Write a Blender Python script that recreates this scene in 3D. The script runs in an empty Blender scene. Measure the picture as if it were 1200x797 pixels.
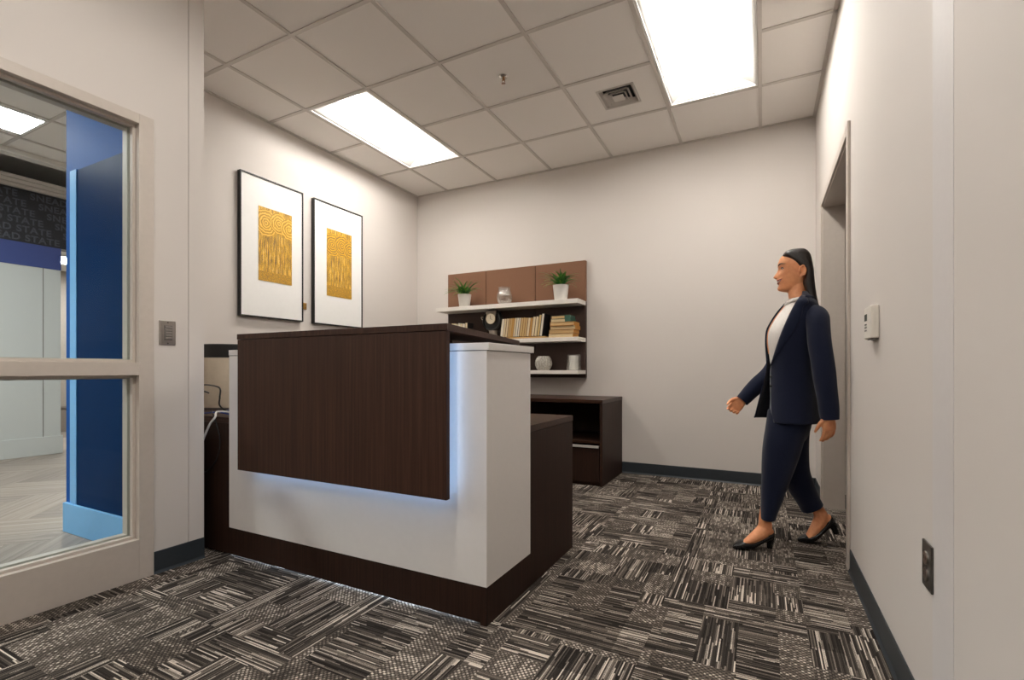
import bpy, bmesh, math, random
from mathutils import Vector, Matrix, noise
random.seed(7)
S = bpy.context.scene
C = bpy.context.collection

# ------------------------------------------------------------------ camera, world, exposure
FPX, TH, HOR, CAMZ = 572.03, 0.4745, 433.87, 0.937
cd = bpy.data.cameras.new('camera'); cam = bpy.data.objects.new('camera', cd); C.objects.link(cam)
cam.location = (0, 0, CAMZ); cam.rotation_euler = (math.pi/2, 0, TH)
cd.sensor_fit = 'HORIZONTAL'; cd.sensor_width = 36.0; cd.lens = FPX/1200*36
cd.shift_x = 0; cd.shift_y = (HOR-398.5)/1200; cd.clip_start = 0.02
S.camera = cam
w = bpy.data.worlds.new('world'); S.world = w; w.use_nodes = True
w.node_tree.nodes['Background'].inputs[0].default_value = (0.55, 0.58, 0.62, 1)
w.node_tree.nodes['Background'].inputs[1].default_value = 0.2
S.view_settings.view_transform = 'Standard'; S.view_settings.look = 'None'
S.view_settings.gamma = 1.0; S.view_settings.use_curve_mapping = False
S.view_settings.exposure = 0.54
LENS = 29.0          # strength of the troffer lenses

def px(u, v, X=None, Y=None, Z=None):
    """world point seen at photo pixel (u, v) on a known plane"""
    r = (u-600)/FPX; z = -(v-HOR)/FPX; s, c = math.sin(TH), math.cos(TH)
    d = Vector((-s+r*c, c+r*s, z))
    t = X/d.x if X is not None else Y/d.y if Y is not None else (Z-CAMZ)/d.z
    return d*t + Vector((0, 0, CAMZ))

# ------------------------------------------------------------------ materials
def lin(c):
    return tuple((x/255/12.92 if x/255 <= 0.04045 else ((x/255+0.055)/1.055)**2.4) for x in c)+(1.0,)
MATS = {}
class N:
    """tiny node helper"""
    def __init__(s, name):
        s.m = bpy.data.materials.new(name); s.m.use_nodes = True
        s.t = s.m.node_tree; s.b = s.t.nodes['Principled BSDF']; s.out = s.t.nodes['Material Output']
        MATS[name] = s.m
    def n(s, typ, **kw):
        x = s.t.nodes.new(typ)
        for k, v in kw.items(): setattr(x, k, v)
        return x
    def l(s, a, b): s.t.links.new(a, b)
    def math(s, op, a, b=None, c=None):
        x = s.n('ShaderNodeMath', operation=op)
        for i, v in enumerate((a, b, c)):
            if v is None: continue
            if hasattr(v, 'default_value') or hasattr(v, 'is_output'): s.l(v, x.inputs[i])
            else: x.inputs[i].default_value = v
        return x.outputs[0]
    def xyz(s, v):
        x = s.n('ShaderNodeSeparateXYZ'); s.l(v, x.inputs[0]); return x.outputs
    def comb(s, x, y, z):
        k = s.n('ShaderNodeCombineXYZ')
        for i, v in enumerate((x, y, z)):
            if isinstance(v, (int, float)): k.inputs[i].default_value = v
            else: s.l(v, k.inputs[i])
        return k.outputs[0]
    def ramp(s, f, stops, interp='LINEAR'):
        x = s.n('ShaderNodeValToRGB'); x.color_ramp.interpolation = interp
        e = x.color_ramp.elements
        while len(e) < len(stops): e.new(0.5)
        for k, (p, c) in zip(e, stops): k.position = p; k.color = c
        s.l(f, x.inputs[0]); return x.outputs[0]
    def coord(s, which='Object', scale=(1, 1, 1)):
        t = s.n('ShaderNodeTexCoord'); m = s.n('ShaderNodeMapping'); m.inputs['Scale'].default_value = scale
        s.l(t.outputs[which], m.inputs[0]); return m.outputs[0]
    def noise(s, vec, scale, detail=3, rough=.5):
        x = s.n('ShaderNodeTexNoise'); x.inputs['Scale'].default_value = scale
        x.inputs['Detail'].default_value = detail; x.inputs['Roughness'].default_value = rough
        s.l(vec, x.inputs['Vector']); return x.outputs[0]
    def bump(s, f, strength, dist):
        x = s.n('ShaderNodeBump'); x.inputs['Strength'].default_value = strength; x.inputs['Distance'].default_value = dist
        s.l(f, x.inputs['Height']); s.l(x.outputs[0], s.b.inputs['Normal'])
    def col(s, sock): s.l(sock, s.b.inputs['Base Color'])
    def set(s, **kw):
        for k, v in kw.items(): s.b.inputs[k].default_value = v
        return s

def plain(name, c, rough=.5, metal=0, var=.06, scale=40, bump=0, spec=.5):
    k = N(name); k.set(Roughness=rough, Metallic=metal); k.b.inputs['Specular IOR Level'].default_value = spec
    co = k.coord(); f = k.noise(co, scale)
    a = lin(c); lo = tuple(x*(1-var) for x in a[:3])+(1,); hi = tuple(min(1, x*(1+var)) for x in a[:3])+(1,)
    k.col(k.ramp(f, [(.3, lo), (.7, hi)]))
    if bump: k.bump(f, bump, .002)
    return k.m

def emis(name, c, strength):
    k = N(name); k.b.inputs['Base Color'].default_value = (.8, .8, .8, 1)
    k.b.inputs['Emission Color'].default_value = c; k.b.inputs['Emission Strength'].default_value = strength
    return k.m

def wood(name, dark, mid, light, axis='Z', rough=.42, rnd=False, scale=1.0):
    k = N(name); k.set(Roughness=rough); k.b.inputs['Specular IOR Level'].default_value = .22
    sc = {'Z': (95, 95, 2.2), 'X': (2.2, 95, 95), 'Y': (95, 2.2, 95)}[axis]
    co = k.coord(scale=tuple(x*scale for x in sc))
    if rnd:
        oi = k.n('ShaderNodeObjectInfo'); v = k.n('ShaderNodeVectorMath', operation='ADD')
        k.l(co, v.inputs[0]); r = k.math('MULTIPLY', oi.outputs['Random'], 60.0); k.l(k.comb(r, r, r), v.inputs[1]); co = v.outputs[0]
    f = k.noise(co, 1.0, 5, .62)
    colr = k.ramp(f, [(.3, lin(dark)), (.5, lin(mid)), (.72, lin(light))])
    if rnd:
        hs = k.n('ShaderNodeHueSaturation'); k.l(colr, hs.inputs['Color'])
        k.l(k.math('MULTIPLY_ADD', oi.outputs['Random'], .35, .82), hs.inputs['Value']); colr = hs.outputs[0]
    k.col(colr); k.bump(f, .12, .001)
    return k.m

def wallpaint(name, c, rough=.75):
    k = N(name); k.set(Roughness=rough); k.b.inputs['Specular IOR Level'].default_value = .3
    co = k.coord(); f = k.noise(co, 260, 4); g = k.noise(co, 1.3, 2)
    a = lin(c); k.col(k.ramp(g, [(.3, tuple(x*.98 for x in a[:3])+(1,)), (.7, a)])); k.bump(f, .12, .0008)
    return k.m

WALL = wallpaint('wall_paint', (216, 209, 203))
FRAME = plain('frame_paint', (198, 188, 178), .38, var=.02)
WALLB = wallpaint('lobby_paint', (205, 208, 206))
BASE = plain('vinyl_base', (46, 52, 57), .45, var=.05)
WOODV = wood('dark_laminate', (34, 20, 14), (45, 28, 20), (56, 35, 25), 'Z', .52)
WOODX = wood('dark_laminate_cross', (42, 25, 18), (56, 35, 25), (70, 45, 33), 'X', .36)
WOODP = wood('panel_laminate', (46, 27, 19), (59, 37, 27), (74, 48, 36), 'Z', .55, scale=.8)
WHITE = plain('white_laminate', (230, 226, 223), .4, var=.01)
SHELF = plain('shelf_white', (222, 216, 208), .4, var=.015)
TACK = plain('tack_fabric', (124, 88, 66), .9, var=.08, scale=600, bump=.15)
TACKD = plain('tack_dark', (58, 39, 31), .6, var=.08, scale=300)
BLACK = plain('black_satin', (14, 14, 15), .35, var=.1)
BLACKM = plain('black_matte', (20, 20, 22), .7, var=.1)
STEEL = plain('brushed_steel', (176, 170, 164), .3, 1.0, var=.05)
CHROME = plain('chrome', (215, 212, 208), .16, 1.0, var=.02)
CEILT = None
GRID = plain('grid_metal', (206, 199, 192), .45, var=.02)
REFL = plain('troffer_white', (240, 238, 234), .55, var=.01)
LENSM = emis('troffer_lens', (1.0, .96, .90, 1), LENS)
ADDGLOW = emis('added_floor_glow', (.62, .80, 1.0, 1), 13.0)  # added glow for the carpet in front of the desk base
LEDM = emis('led_strip_light', (.36, .60, 1.0, 1), 4.0)
BEIGE = plain('beige_plastic', (205, 192, 172), .5, var=.03)
GRAYP = plain('grey_plastic', (120, 116, 112), .5)
DGRAY = plain('dark_plate', (92, 88, 84), .38, .7)
IVORY = plain('ivory_plastic', (232, 226, 216), .4, var=.02)
CREAM = plain('cream_dial', (205, 190, 165), .6, var=.15, scale=300)
def ceiling_tile_mat():
    k = N('acoustic_tile'); k.set(Roughness=.95); k.b.inputs['Specular IOR Level'].default_value = .1
    co = k.coord(); f = k.noise(co, 330, 5, .65); g = k.noise(co, 90, 2)
    k.col(k.ramp(f, [(.33, lin((226, 220, 214))), (.5, lin((243, 238, 233))), (.7, lin((247, 243, 239)))])); k.bump(f, .35, .0012)
    return k.m
CEILT = ceiling_tile_mat()
def glass(name, tint=(.93, .97, .97, 1), gl=1.0):
    k = N(name); t = k.t
    tr = k.n('ShaderNodeBsdfTransparent'); tr.inputs[0].default_value = tint
    g = k.n('ShaderNodeBsdfGlossy'); g.inputs['Roughness'].default_value = .02
    fr = k.n('ShaderNodeFresnel'); fr.inputs['IOR'].default_value = 1.45
    mx = k.n('ShaderNodeMixShader'); k.l(k.math('MULTIPLY', fr.outputs[0], gl), mx.inputs[0])
    k.l(tr.outputs[0], mx.inputs[1]); k.l(g.outputs[0], mx.inputs[2]); k.l(mx.outputs[0], k.out.inputs[0])
    return k.m
PANE = glass('window_glass', gl=.14)
def ribbed_glass(name):
    k = N(name)
    tr = k.n('ShaderNodeBsdfTransparent'); tr.inputs[0].default_value = (.90, .90, .89, 1)
    df = k.n('ShaderNodeBsdfGlossy'); df.inputs['Roughness'].default_value = .12; df.inputs[0].default_value = (.95, .95, .93, 1)
    lw = k.n('ShaderNodeLayerWeight'); lw.inputs[0].default_value = .45
    mx = k.n('ShaderNodeMixShader'); k.l(k.math('MULTIPLY_ADD', lw.outputs['Facing'], .62, .08), mx.inputs[0])
    k.l(tr.outputs[0], mx.inputs[1]); k.l(df.outputs[0], mx.inputs[2]); k.l(mx.outputs[0], k.out.inputs[0])
    return k.m
RGLASS = ribbed_glass('ribbed_glass')

def carpet_mat(name='carpet_loop'):
    k = N(name); k.set(Roughness=1.0); k.b.inputs['Specular IOR Level'].default_value = .05
    x, y, z = k.xyz(k.coord())
    oi = k.n('ShaderNodeObjectInfo'); rnd = k.math('MULTIPLY', oi.outputs['Random'], 91.7)
    def white(a, b, c):
        wn = k.n('ShaderNodeTexWhiteNoise', noise_dimensions='3D'); k.l(k.comb(a, b, c), wn.inputs['Vector']); return wn.outputs['Value']
    def streak(a, b, pitch, seg, seed):
        ai = k.math('DIVIDE', a, pitch); i = k.math('FLOOR', ai); fr = k.math('FRACT', ai)
        off = k.math('MULTIPLY', white(i, k.math('ADD', rnd, seed), 3.3), 9.0)
        j = k.math('FLOOR', k.math('ADD', k.math('DIVIDE', b, seg), off))
        val = white(i, j, k.math('ADD', rnd, seed+1))
        # rounded ridge profile across the row
        prof = k.math('SINE', k.math('MULTIPLY', fr, math.pi))
        return val, prof
    cx = k.math('FLOOR', k.math('DIVIDE', k.math('ADD', x, .013), .166)); cy = k.math('FLOOR', k.math('DIVIDE', k.math('ADD', y, .031), .125))
    patch = white(cx, cy, rnd)
    v1, p1 = streak(x, y, .0046, .17, 1.0)          # long lines
    v2, p2 = streak(x, y, .0080, .036, 5.0)         # woven dashes, staggered row by row
    i2 = k.math('FLOOR', k.math('DIVIDE', x, .0080)); par = k.math('MULTIPLY', k.math('FLOORED_MODULO', i2, 2.0), .5)
    t2 = k.math('FRACT', k.math('ADD', k.math('DIVIDE', y, .0175), par)); dash = k.math('SINE', k.math('MULTIPLY', t2, math.pi))
    v3, p3 = streak(y, x, .0052, .15, 9.0)          # cross lines
    def mixf(f, a, b):
        m = k.n('ShaderNodeMix', data_type='FLOAT'); k.l(f, m.inputs[0]); k.l(a, m.inputs[2]); k.l(b, m.inputs[3]); return m.outputs[0]
    s1 = k.math('GREATER_THAN', patch, .50); s2 = k.math('GREATER_THAN', patch, .90)
    v1 = k.math('POWER', v1, 1.25); v2 = k.math('ADD', .22, k.math('MULTIPLY', dash, k.math('MULTIPLY_ADD', v2, .42, .34))); v3 = k.math('POWER', v3, 1.25)
    val = mixf(s2, mixf(s1, v1, v2), v3); prof = mixf(s2, mixf(s1, p1, p2), p3)
    # patch tone: some blocks darker, some lighter
    tone = k.math('MULTIPLY_ADD', white(cy, cx, k.math('ADD', rnd, 17.0)), .22, -.11)
    fine = k.noise(k.coord(scale=(1, 1, 1)), 420, 2)
    f = k.math('ADD', k.math('ADD', val, tone), k.math('MULTIPLY_ADD', fine, .8, -.40))
    c = k.ramp(f, [(.0, lin((44, 40, 38))), (.40, lin((74, 68, 63))), (.66, lin((110, 101, 93))), (.84, lin((152, 141, 130))), (.96, lin((232, 220, 206)))])
    mul = k.n('ShaderNodeMix', data_type='RGBA', blend_type='MULTIPLY'); mul.inputs[0].default_value = 1
    k.l(c, mul.inputs[6]); g = k.math('MULTIPLY_ADD', prof, .55, .5); k.l(k.comb(g, g, g), mul.inputs[7])
    k.col(mul.outputs[2]); k.bump(k.math('ADD', prof, fine), .5, .003)
    return k.m
CARPET = carpet_mat()

def art_mat(name, seed):
    k = N(name); k.set(Roughness=.45)
    x, y, z = k.xyz(k.coord())
    nz = k.noise(k.coord(), 30, 4); grit = k.noise(k.coord(), 150, 4, .8)
    def ring(cy, cz, r, fq):
        dy = k.math('SUBTRACT', y, cy); dz = k.math('SUBTRACT', z, cz)
        d = k.math('SQRT', k.math('ADD', k.math('MULTIPLY', dy, dy), k.math('MULTIPLY', dz, dz)))
        d2 = k.math('MULTIPLY_ADD', nz, .03, d)
        inside = k.math('LESS_THAN', d, r)
        w_ = k.math('MULTIPLY_ADD', k.math('SINE', k.math('MULTIPLY', d2, fq)), .5, .5)
        return inside, w_
    st = k.noise(k.comb(0, k.math('MULTIPLY', y, 130), k.math('MULTIPLY', z, 8)), 1, 6, .75)
    val = k.math('MULTIPLY_ADD', st, 2.1, k.math('MULTIPLY_ADD', grit, .6, -.82))
    def mixf(f, a, b):
        m = k.n('ShaderNodeMix', data_type='FLOAT'); k.l(f, m.inputs[0]); k.l(a, m.inputs[2]); k.l(b, m.inputs[3]); return m.outputs[0]
    for cy, cz, r in ((-.085, .455+seed*.01, .105), (.03, .475, .085+seed*.01), (.125, .45, .085)):
        i, w_ = ring(cy, cz, r, 300)
        val = mixf(i, val, k.math('MULTIPLY_ADD', k.math('MULTIPLY_ADD', w_, .6, k.math('MULTIPLY', grit, .5)), .42, .36-.08*seed))
    # speckled ground along the foot
    sp = k.noise(k.coord(), 190, 3, .8); foot = k.math('LESS_THAN', z, .075+.02*seed)
    val = mixf(foot, val, sp)
    k.col(k.ramp(val, [(.18, lin((66, 56, 42))), (.36, lin((124, 104, 68))), (.50, lin((186, 138, 44))), (.64, lin((232, 178, 46))), (.86, lin((250, 226, 152)))]))
    k.bump(val, .4, .003)
    return k.m

# ------------------------------------------------------------------ mesh building
def wloc(o):
    v = Vector((0, 0, 0))
    while o is not None: v += o.location; o = o.parent
    return v
class MB:
    def __init__(s): s.v = []; s.f = []; s.sm = []
    def add(s, vs, fs, smooth=False):
        o = len(s.v); s.v += [Vector(p) for p in vs]; s.f += [tuple(i+o for i in f) for f in fs]; s.sm += [smooth]*len(fs); return s
    def box(s, x0, x1, y0, y1, z0, z1):
        x0, x1 = min(x0, x1), max(x0, x1); y0, y1 = min(y0, y1), max(y0, y1); z0, z1 = min(z0, z1), max(z0, z1)
        return s.add([(x0, y0, z0), (x1, y0, z0), (x1, y1, z0), (x0, y1, z0), (x0, y0, z1), (x1, y0, z1), (x1, y1, z1), (x0, y1, z1)],
              [(3, 2, 1, 0), (4, 5, 6, 7), (0, 1, 5, 4), (1, 2, 6, 5), (2, 3, 7, 6), (3, 0, 4, 7)])
    def prism(s, pts, z0, z1):
        n = len(pts); return s.add([(p[0], p[1], z0) for p in pts]+[(p[0], p[1], z1) for p in pts],
              [tuple(range(n))[::-1], tuple(range(n, 2*n))]+[(i, (i+1) % n, n+(i+1) % n, n+i) for i in range(n)])
    def rings(s, rs, cap=True, closed=True, smooth=True):
        n = len(rs[0]); vs = [p for r in rs for p in r]; fs = []
        for a in range(len(rs)-1):
            for i in range(n if closed else n-1):
                j = (i+1) % n; fs.append((a*n+i, a*n+j, (a+1)*n+j, (a+1)*n+i))
        if cap: fs.append(tuple(range(n))[::-1]); fs.append(tuple(range((len(rs)-1)*n, len(rs)*n)))
        return s.add(vs, fs, smooth)
    def tube(s, pts, r, n=10, cap=True, r2=None):
        """tube along pts; r number or list; r2 second half-axis (list) along the second normal"""
        pts = [Vector(p) for p in pts]; m = len(pts); rr = r if isinstance(r, (list, tuple)) else [r]*m
        qq = r2 if r2 is not None else rr
        if not isinstance(qq, (list, tuple)): qq = [qq]*m
        rs = []; up = None
        for i, p in enumerate(pts):
            t = (pts[min(i+1, m-1)]-pts[max(i-1, 0)]).normalized()
            if up is None:
                up = Vector((0, 1, 0)) if abs(t.y) < .9 else Vector((0, 0, 1))
            a = (up-t*up.dot(t)).normalized(); b = t.cross(a); up = a
            rs.append([p+a*qq[i]*math.cos(2*math.pi*k/n)+b*rr[i]*math.sin(2*math.pi*k/n) for k in range(n)])
        return s.rings(rs, cap)
    def lathe(s, prof, c, n=32, cap=True):
        c = Vector(c)
        return s.rings([[c+Vector((r*math.cos(2*math.pi*k/n), r*math.sin(2*math.pi*k/n), z)) for k in range(n)] for r, z in prof], cap)
    def ball(s, c, r, n=12, m=8):
        c = Vector(c); r = Vector(r) if not isinstance(r, (int, float)) else Vector((r, r, r))
        return s.rings([[c+Vector((r.x*math.sin(t)*math.cos(2*math.pi*k/n), r.y*math.sin(t)*math.sin(2*math.pi*k/n), r.z*math.cos(t))) for k in range(n)]
                        for t in [math.pi*(i+.02)/(m+.04) for i in range(m+1)]])
    def mesh(s, name, org):
        me = bpy.data.meshes.new(name); me.from_pydata([tuple(p-org) for p in s.v], [], s.f)
        me.polygons.foreach_set('use_smooth', s.sm); me.validate()
        bm = bmesh.new(); bm.from_mesh(me); bmesh.ops.recalc_face_normals(bm, faces=bm.faces); bm.to_mesh(me); bm.free()
        if any(s.sm): me.set_sharp_from_angle(angle=math.radians(42))
        me.update(); return me
    def build(s, name, mat, parent=None, bevel=0, kind=None, label=None, cat=None, group=None, org=None, sub=0, solid=0):
        if org is None:
            lo = [min(p[i] for p in s.v) for i in range(3)]; hi = [max(p[i] for p in s.v) for i in range(3)]
            org = Vector(((lo[0]+hi[0])/2, (lo[1]+hi[1])/2, lo[2]))
        org = Vector(org)
        o = bpy.data.objects.new(name, s.mesh(name, org)); C.objects.link(o)
        if mat: o.data.materials.append(mat)
        o.location = org-(wloc(parent) if parent else Vector((0, 0, 0))); o.parent = parent
        if solid:
            m = o.modifiers.new('solid', 'SOLIDIFY'); m.thickness = solid; m.offset = 0
        if bevel:
            m = o.modifiers.new('bevel', 'BEVEL'); m.width = bevel; m.segments = 2; m.limit_method = 'ANGLE'; m.angle_limit = math.radians(50)
        if sub:
            m = o.modifiers.new('sub', 'SUBSURF'); m.levels = sub; m.render_levels = sub
        return tag(o, label, cat, group, kind)
def tag(o, label=None, cat=None, group=None, kind=None):
    if label: o['label'] = label
    if cat: o['category'] = cat
    if group: o['group'] = group
    if kind: o['kind'] = kind
    return o
def thing(name, loc, label=None, cat=None, group=None, kind=None):
    o = bpy.data.objects.new(name, None); C.objects.link(o); o.location = loc; o.empty_display_size = .1
    return tag(o, label, cat, group, kind)
def bx(*a): return MB().box(*a)
def struct(name, mb, mat, parent=None, bevel=0): return mb.build(name, mat, parent, bevel, kind='structure' if parent is None else None)

# ------------------------------------------------------------------ the room
XL, XR, YB, HC, XW = -3.486, .365, 4.438, 2.900, -2.488
YE = 1.469            # end of the window partition / return wall
YF = -3.2             # wall behind the camera
# floor slab and carpet tiles (50 cm)
floor = struct('floor', MB().box(-3.63, 1.7, YF-.1, YB+.1, -.12, -.007), BASE)
TS = .5; tile_mesh = {}
def carpet_tile(x0, x1, y0, y1, rot):
    if x1-x0 < .02 or y1-y0 < .02: return
    cx, cy = (x0+x1)/2, (y0+y1)/2; g = .0004
    key = (round(x1-x0, 3), round(y1-y0, 3), rot)
    if key not in tile_mesh:
        a, b = (x1-x0)/2-g, (y1-y0)/2-g
        if rot: a, b = b, a
        tile_mesh[key] = bx(-a, a, -b, b, -.007, 0).mesh('carpet_tile', Vector((0, 0, 0))); tile_mesh[key].materials.append(CARPET)
    o = bpy.data.objects.new('carpet_tile', tile_mesh[key]); C.objects.link(o); o.parent = floor
    o.location = Vector((cx, cy, 0))-floor.location; o.rotation_euler.z = math.pi/2 if rot else 0
for i in range(-7, 5):
    for j in range(-10, 7):
        x0, y0 = -.358+i*TS, 1.59+j*TS; x1, y1 = x0+TS, y0+TS
        rot = (i+j) % 2 if random.random() > .12 else (i+j+1) % 2
        lft = XL if y0 >= YE-.3 else XW
        if y0 < YE < y1:
            carpet_tile(max(x0, XL), x1 if x1 < XR else XR, YE, y1, rot) if x1 <= XW else None
            if x1 <= XW: continue
            lft = XW if x0 < XW else x0
            if x0 < XW: carpet_tile(max(x0, XL), XW, YE, y1, rot)
        rgt = XR if not (y1 > 2.80 and y0 < 3.93) else 1.6
        if x0 < XR < x1 and rgt > XR:      # through the doorway
            carpet_tile(max(x0, lft), XR, max(y0, YF), min(y1, YB), rot); carpet_tile(XR, x1, max(y0, 2.80), min(y1, 3.93), rot); continue
        if x0 >= XR: 
            if rgt > XR: carpet_tile(x0, min(x1, rgt), max(y0, 2.80), min(y1, 3.93), rot)
            continue
        carpet_tile(max(x0, lft), min(x1, rgt), max(y0, YF), min(y1, YB), rot)

# walls
struct('wall_back', bx(-3.63, XR+.12, YB, YB+.12, 0, 3.1), WALL)
struct('wall_left', bx(-3.63, XL, YE, YB, 0, 3.1), WALL)
D0, D1, DH = 2.80, 3.93, 2.055
struct('wall_right', bx(XR, XR+.12, YF, D0, 0, 3.1).box(XR, XR+.12, D1, YB, 0, 3.1).box(XR, XR+.12, D0, D1, DH, 3.1), WALL)
struct('wall_front', bx(XW-.11, XR+.12, YF-.12, YF, 0, 3.1), WALL)
# passage behind the door opening
struct('wall_passage', bx(XR+.12, 1.7, D1, D1+.1, 0, 2.4).box(1.6, 1.7, D0, D1, 0, 2.4).box(XR+.12, 1.7, D0-.1, D0, 0, 2.4), WALL)
struct('ceiling_passage', bx(XR+.12, 1.6, D0, D1, DH, DH+.1), WALL)
# window partition: above, right of, and left of the window
W0, W1, WT = -.75, 1.240, 2.085
wl = struct('wall_partition', bx(XW-.11, XW, W0, W1, WT, 3.1).box(XW-.11, XW, YF, W0, 0, 3.1).box(XW-.11, XW, W1, 1.3935, 0, 3.1)
       .box(XW-.11, XW-.006, 1.3935, 1.3965, 0, 3.1).box(XW-.11, XW, 1.3965, YE, 0, 3.1).box(XL, XW-.11, 1.40, YE, 0, 3.1), WALL)
# baseboards (vinyl cove base, 10 cm)
def cove(name, p0, p1, nrm, mat=BASE, hgt=.1016):
    p0, p1, nrm = Vector(p0), Vector(p1), Vector(nrm); pr = [(0, 0), (.012, 0), (.009, .004), (.0045, .012), (.004, hgt-.002), (.002, hgt), (0, hgt)]
    rs = [[p+nrm*a+Vector((0, 0, b)) for a, b in pr] for p in (p0, p1)]
    m = MB().rings(rs, smooth=False); return struct(name, m, mat)
cove('baseboard_back', (XL, YB, 0), (XR, YB, 0), (0, -1, 0))
cove('baseboard_right', (XR, YF, 0), (XR, D0-.055, 0), (-1, 0, 0))
cove('baseboard_right_far', (XR, D1+.055, 0), (XR, YB-.012, 0), (-1, 0, 0))
cove('baseboard_passage', (XR+.125, D1, 0), (1.6, D1, 0), (0, -1, 0))
cove('baseboard_left', (XL, YE, 0), (XL, YB-.012, 0), (1, 0, 0))
cove('baseboard_partition', (XW, W1+.001, 0), (XW, YE, 0), (1, 0, 0))
cove('baseboard_front', (XW, YF, 0), (XR, YF, 0), (0, 1, 0))
# full-height strip of paler, cooler colour on the right wall and light-coloured threshold in the passage
struct('pale_strip', bx(XR-.0008, XR, 1.365, 1.510, .1025, HC-.02), plain('pale_strip_tone', (214, 209, 207), .6, var=.01))
struct('trim_2', bx(XR+.125, 1.2, D1-.045, D1-.013, 0, .012), plain('threshold_strip', (150, 140, 130), .4, var=.04), bevel=.002)
# door casing
dc = MB()
for (a, b) in ((D0-.05, D0), (D1, D1+.05)): dc.box(XR-.012, XR, a, b, 0, DH+.05)
dc.box(XR-.012, XR, D0, D1, DH, DH+.05)
dfr = struct('door_1', dc, FRAME, bevel=.002)
MB().box(XR, XR+.125, D0, D0+.012, 0, DH).build('jamb', FRAME, dfr)
MB().box(XR, XR+.125, D1-.012, D1, 0, DH).build('jamb', FRAME, dfr)
MB().box(XR, XR+.125, D0+.012, D1-.012, DH-.012, DH).build('head_jamb', FRAME, dfr)

# ------------------------------------------------------------------ ceiling: grid, tiles, fittings
T = .6096; GX, GY = -3.0646, 3.7819
ceil = struct('ceiling', bx(-3.63, XR+.12, YF-.1, YB+.12, 3.16, 3.24), WALL)
xs = [GX+k*T for k in range(0, 6)]; ys = [GY-k*T for k in range(0, 13) if GY-k*T > YF+.05]
TB = .012
def left_at(y): return XL if y > YE else XW
lights = {(1, 1), (1, 2), (5, 1), (5, 2), (4, 5), (4, 6), (4, 9), (4, 10)}        # (column, row) cells taken by troffers
colb = [XL]+xs+[XR]; rowb = [YB]+ys+[YF]
tm = {}
def ctile(x0, x1, y0, y1, hole=None):
    a, b = (x1-x0)/2, (y1-y0)/2
    if a < .01 or b < .01: return
    key = (round(a, 3), round(b, 3), hole is not None)
    if key not in tm:
        m = MB()
        if hole:
            hx0, hx1, hy0, hy1 = [h-c for h, c in zip(hole, ((x0+x1)/2, (x0+x1)/2, (y0+y1)/2, (y0+y1)/2))]
            m.box(-a, hx0, -b, b, 0, .018).box(hx1, a, -b, b, 0, .018).box(hx0, hx1, -b, hy0, 0, .018).box(hx0, hx1, hy1, b, 0, .018)
        else: m.box(-a, a, -b, b, 0, .018)
        tm[key] = m.mesh('ceiling_tile', Vector((0, 0, 0))); tm[key].materials.append(CEILT)
    o = bpy.data.objects.new('ceiling_tile', tm[key]); C.objects.link(o); o.parent = ceil
    o.location = Vector(((x0+x1)/2, (y0+y1)/2, HC+.003))-ceil.location
VENT = (-1.055, -.788, 3.338, 3.612)
for ci in range(len(colb)-1):
    for ri in range(len(rowb)-1):
        x0, x1 = colb[ci], colb[ci+1]; y1, y0 = rowb[ri], rowb[ri+1]
        if (ci, ri) in lights: continue
        if y1 <= YE:
            if x1 <= XW: continue
            x0 = max(x0, XW)
        elif y0 < YE and x0 < XW:
            if x1 <= XW: y0 = YE
            else:
                ctile(x0, XW, YE, y1); x0 = XW
        ctile(x0, x1, y0, y1, VENT if (ci, ri) == (4, 1) else None)
def tee(x0, x1, y0, y1):
    m = MB().box(x0, x1, y0, y1, HC-.004, HC+.0028)
    if x1-x0 > y1-y0: m.box(x0, x1, (y0+y1)/2-.002, (y0+y1)/2+.002, HC+.0028, HC+.035)
    else: m.box((x0+x1)/2-.002, (x0+x1)/2+.002, y0, y1, HC+.0028, HC+.035)
    return m
for k, x in enumerate(xs):
    y0 = YE if x < XW else YF
    tee(x-TB, x+TB, y0, YB).build('main_tee', GRID, ceil)
for r, y in enumerate(ys):
    for ci in range(len(colb)-1):
        x0, x1 = max(colb[ci], left_at(y)), colb[ci+1]
        if x1-x0 < .05: continue
        if (ci, r) in lights and (ci, r+1) in lights: continue
        tee(x0+(TB if ci else 0), x1-(TB if ci < len(colb)-2 else 0), y-TB, y+TB).build('cross_tee', GRID, ceil)
def angle(x0, x1, y0, y1): bx(x0, x1, y0, y1, HC-.004, HC+.0028).box(x0, x1, y0, y1, HC+.0028, HC+.02).build('wall_angle', GRID, ceil)
angle(XL, XR, YB-.022, YB); angle(XL, XL+.022, YE, YB-.022); angle(XR-.022, XR, YF, YB-.022); angle(XW, XW+.022, YF, YE); angle(XL+.022, XW, YE, YE+.022)

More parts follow.
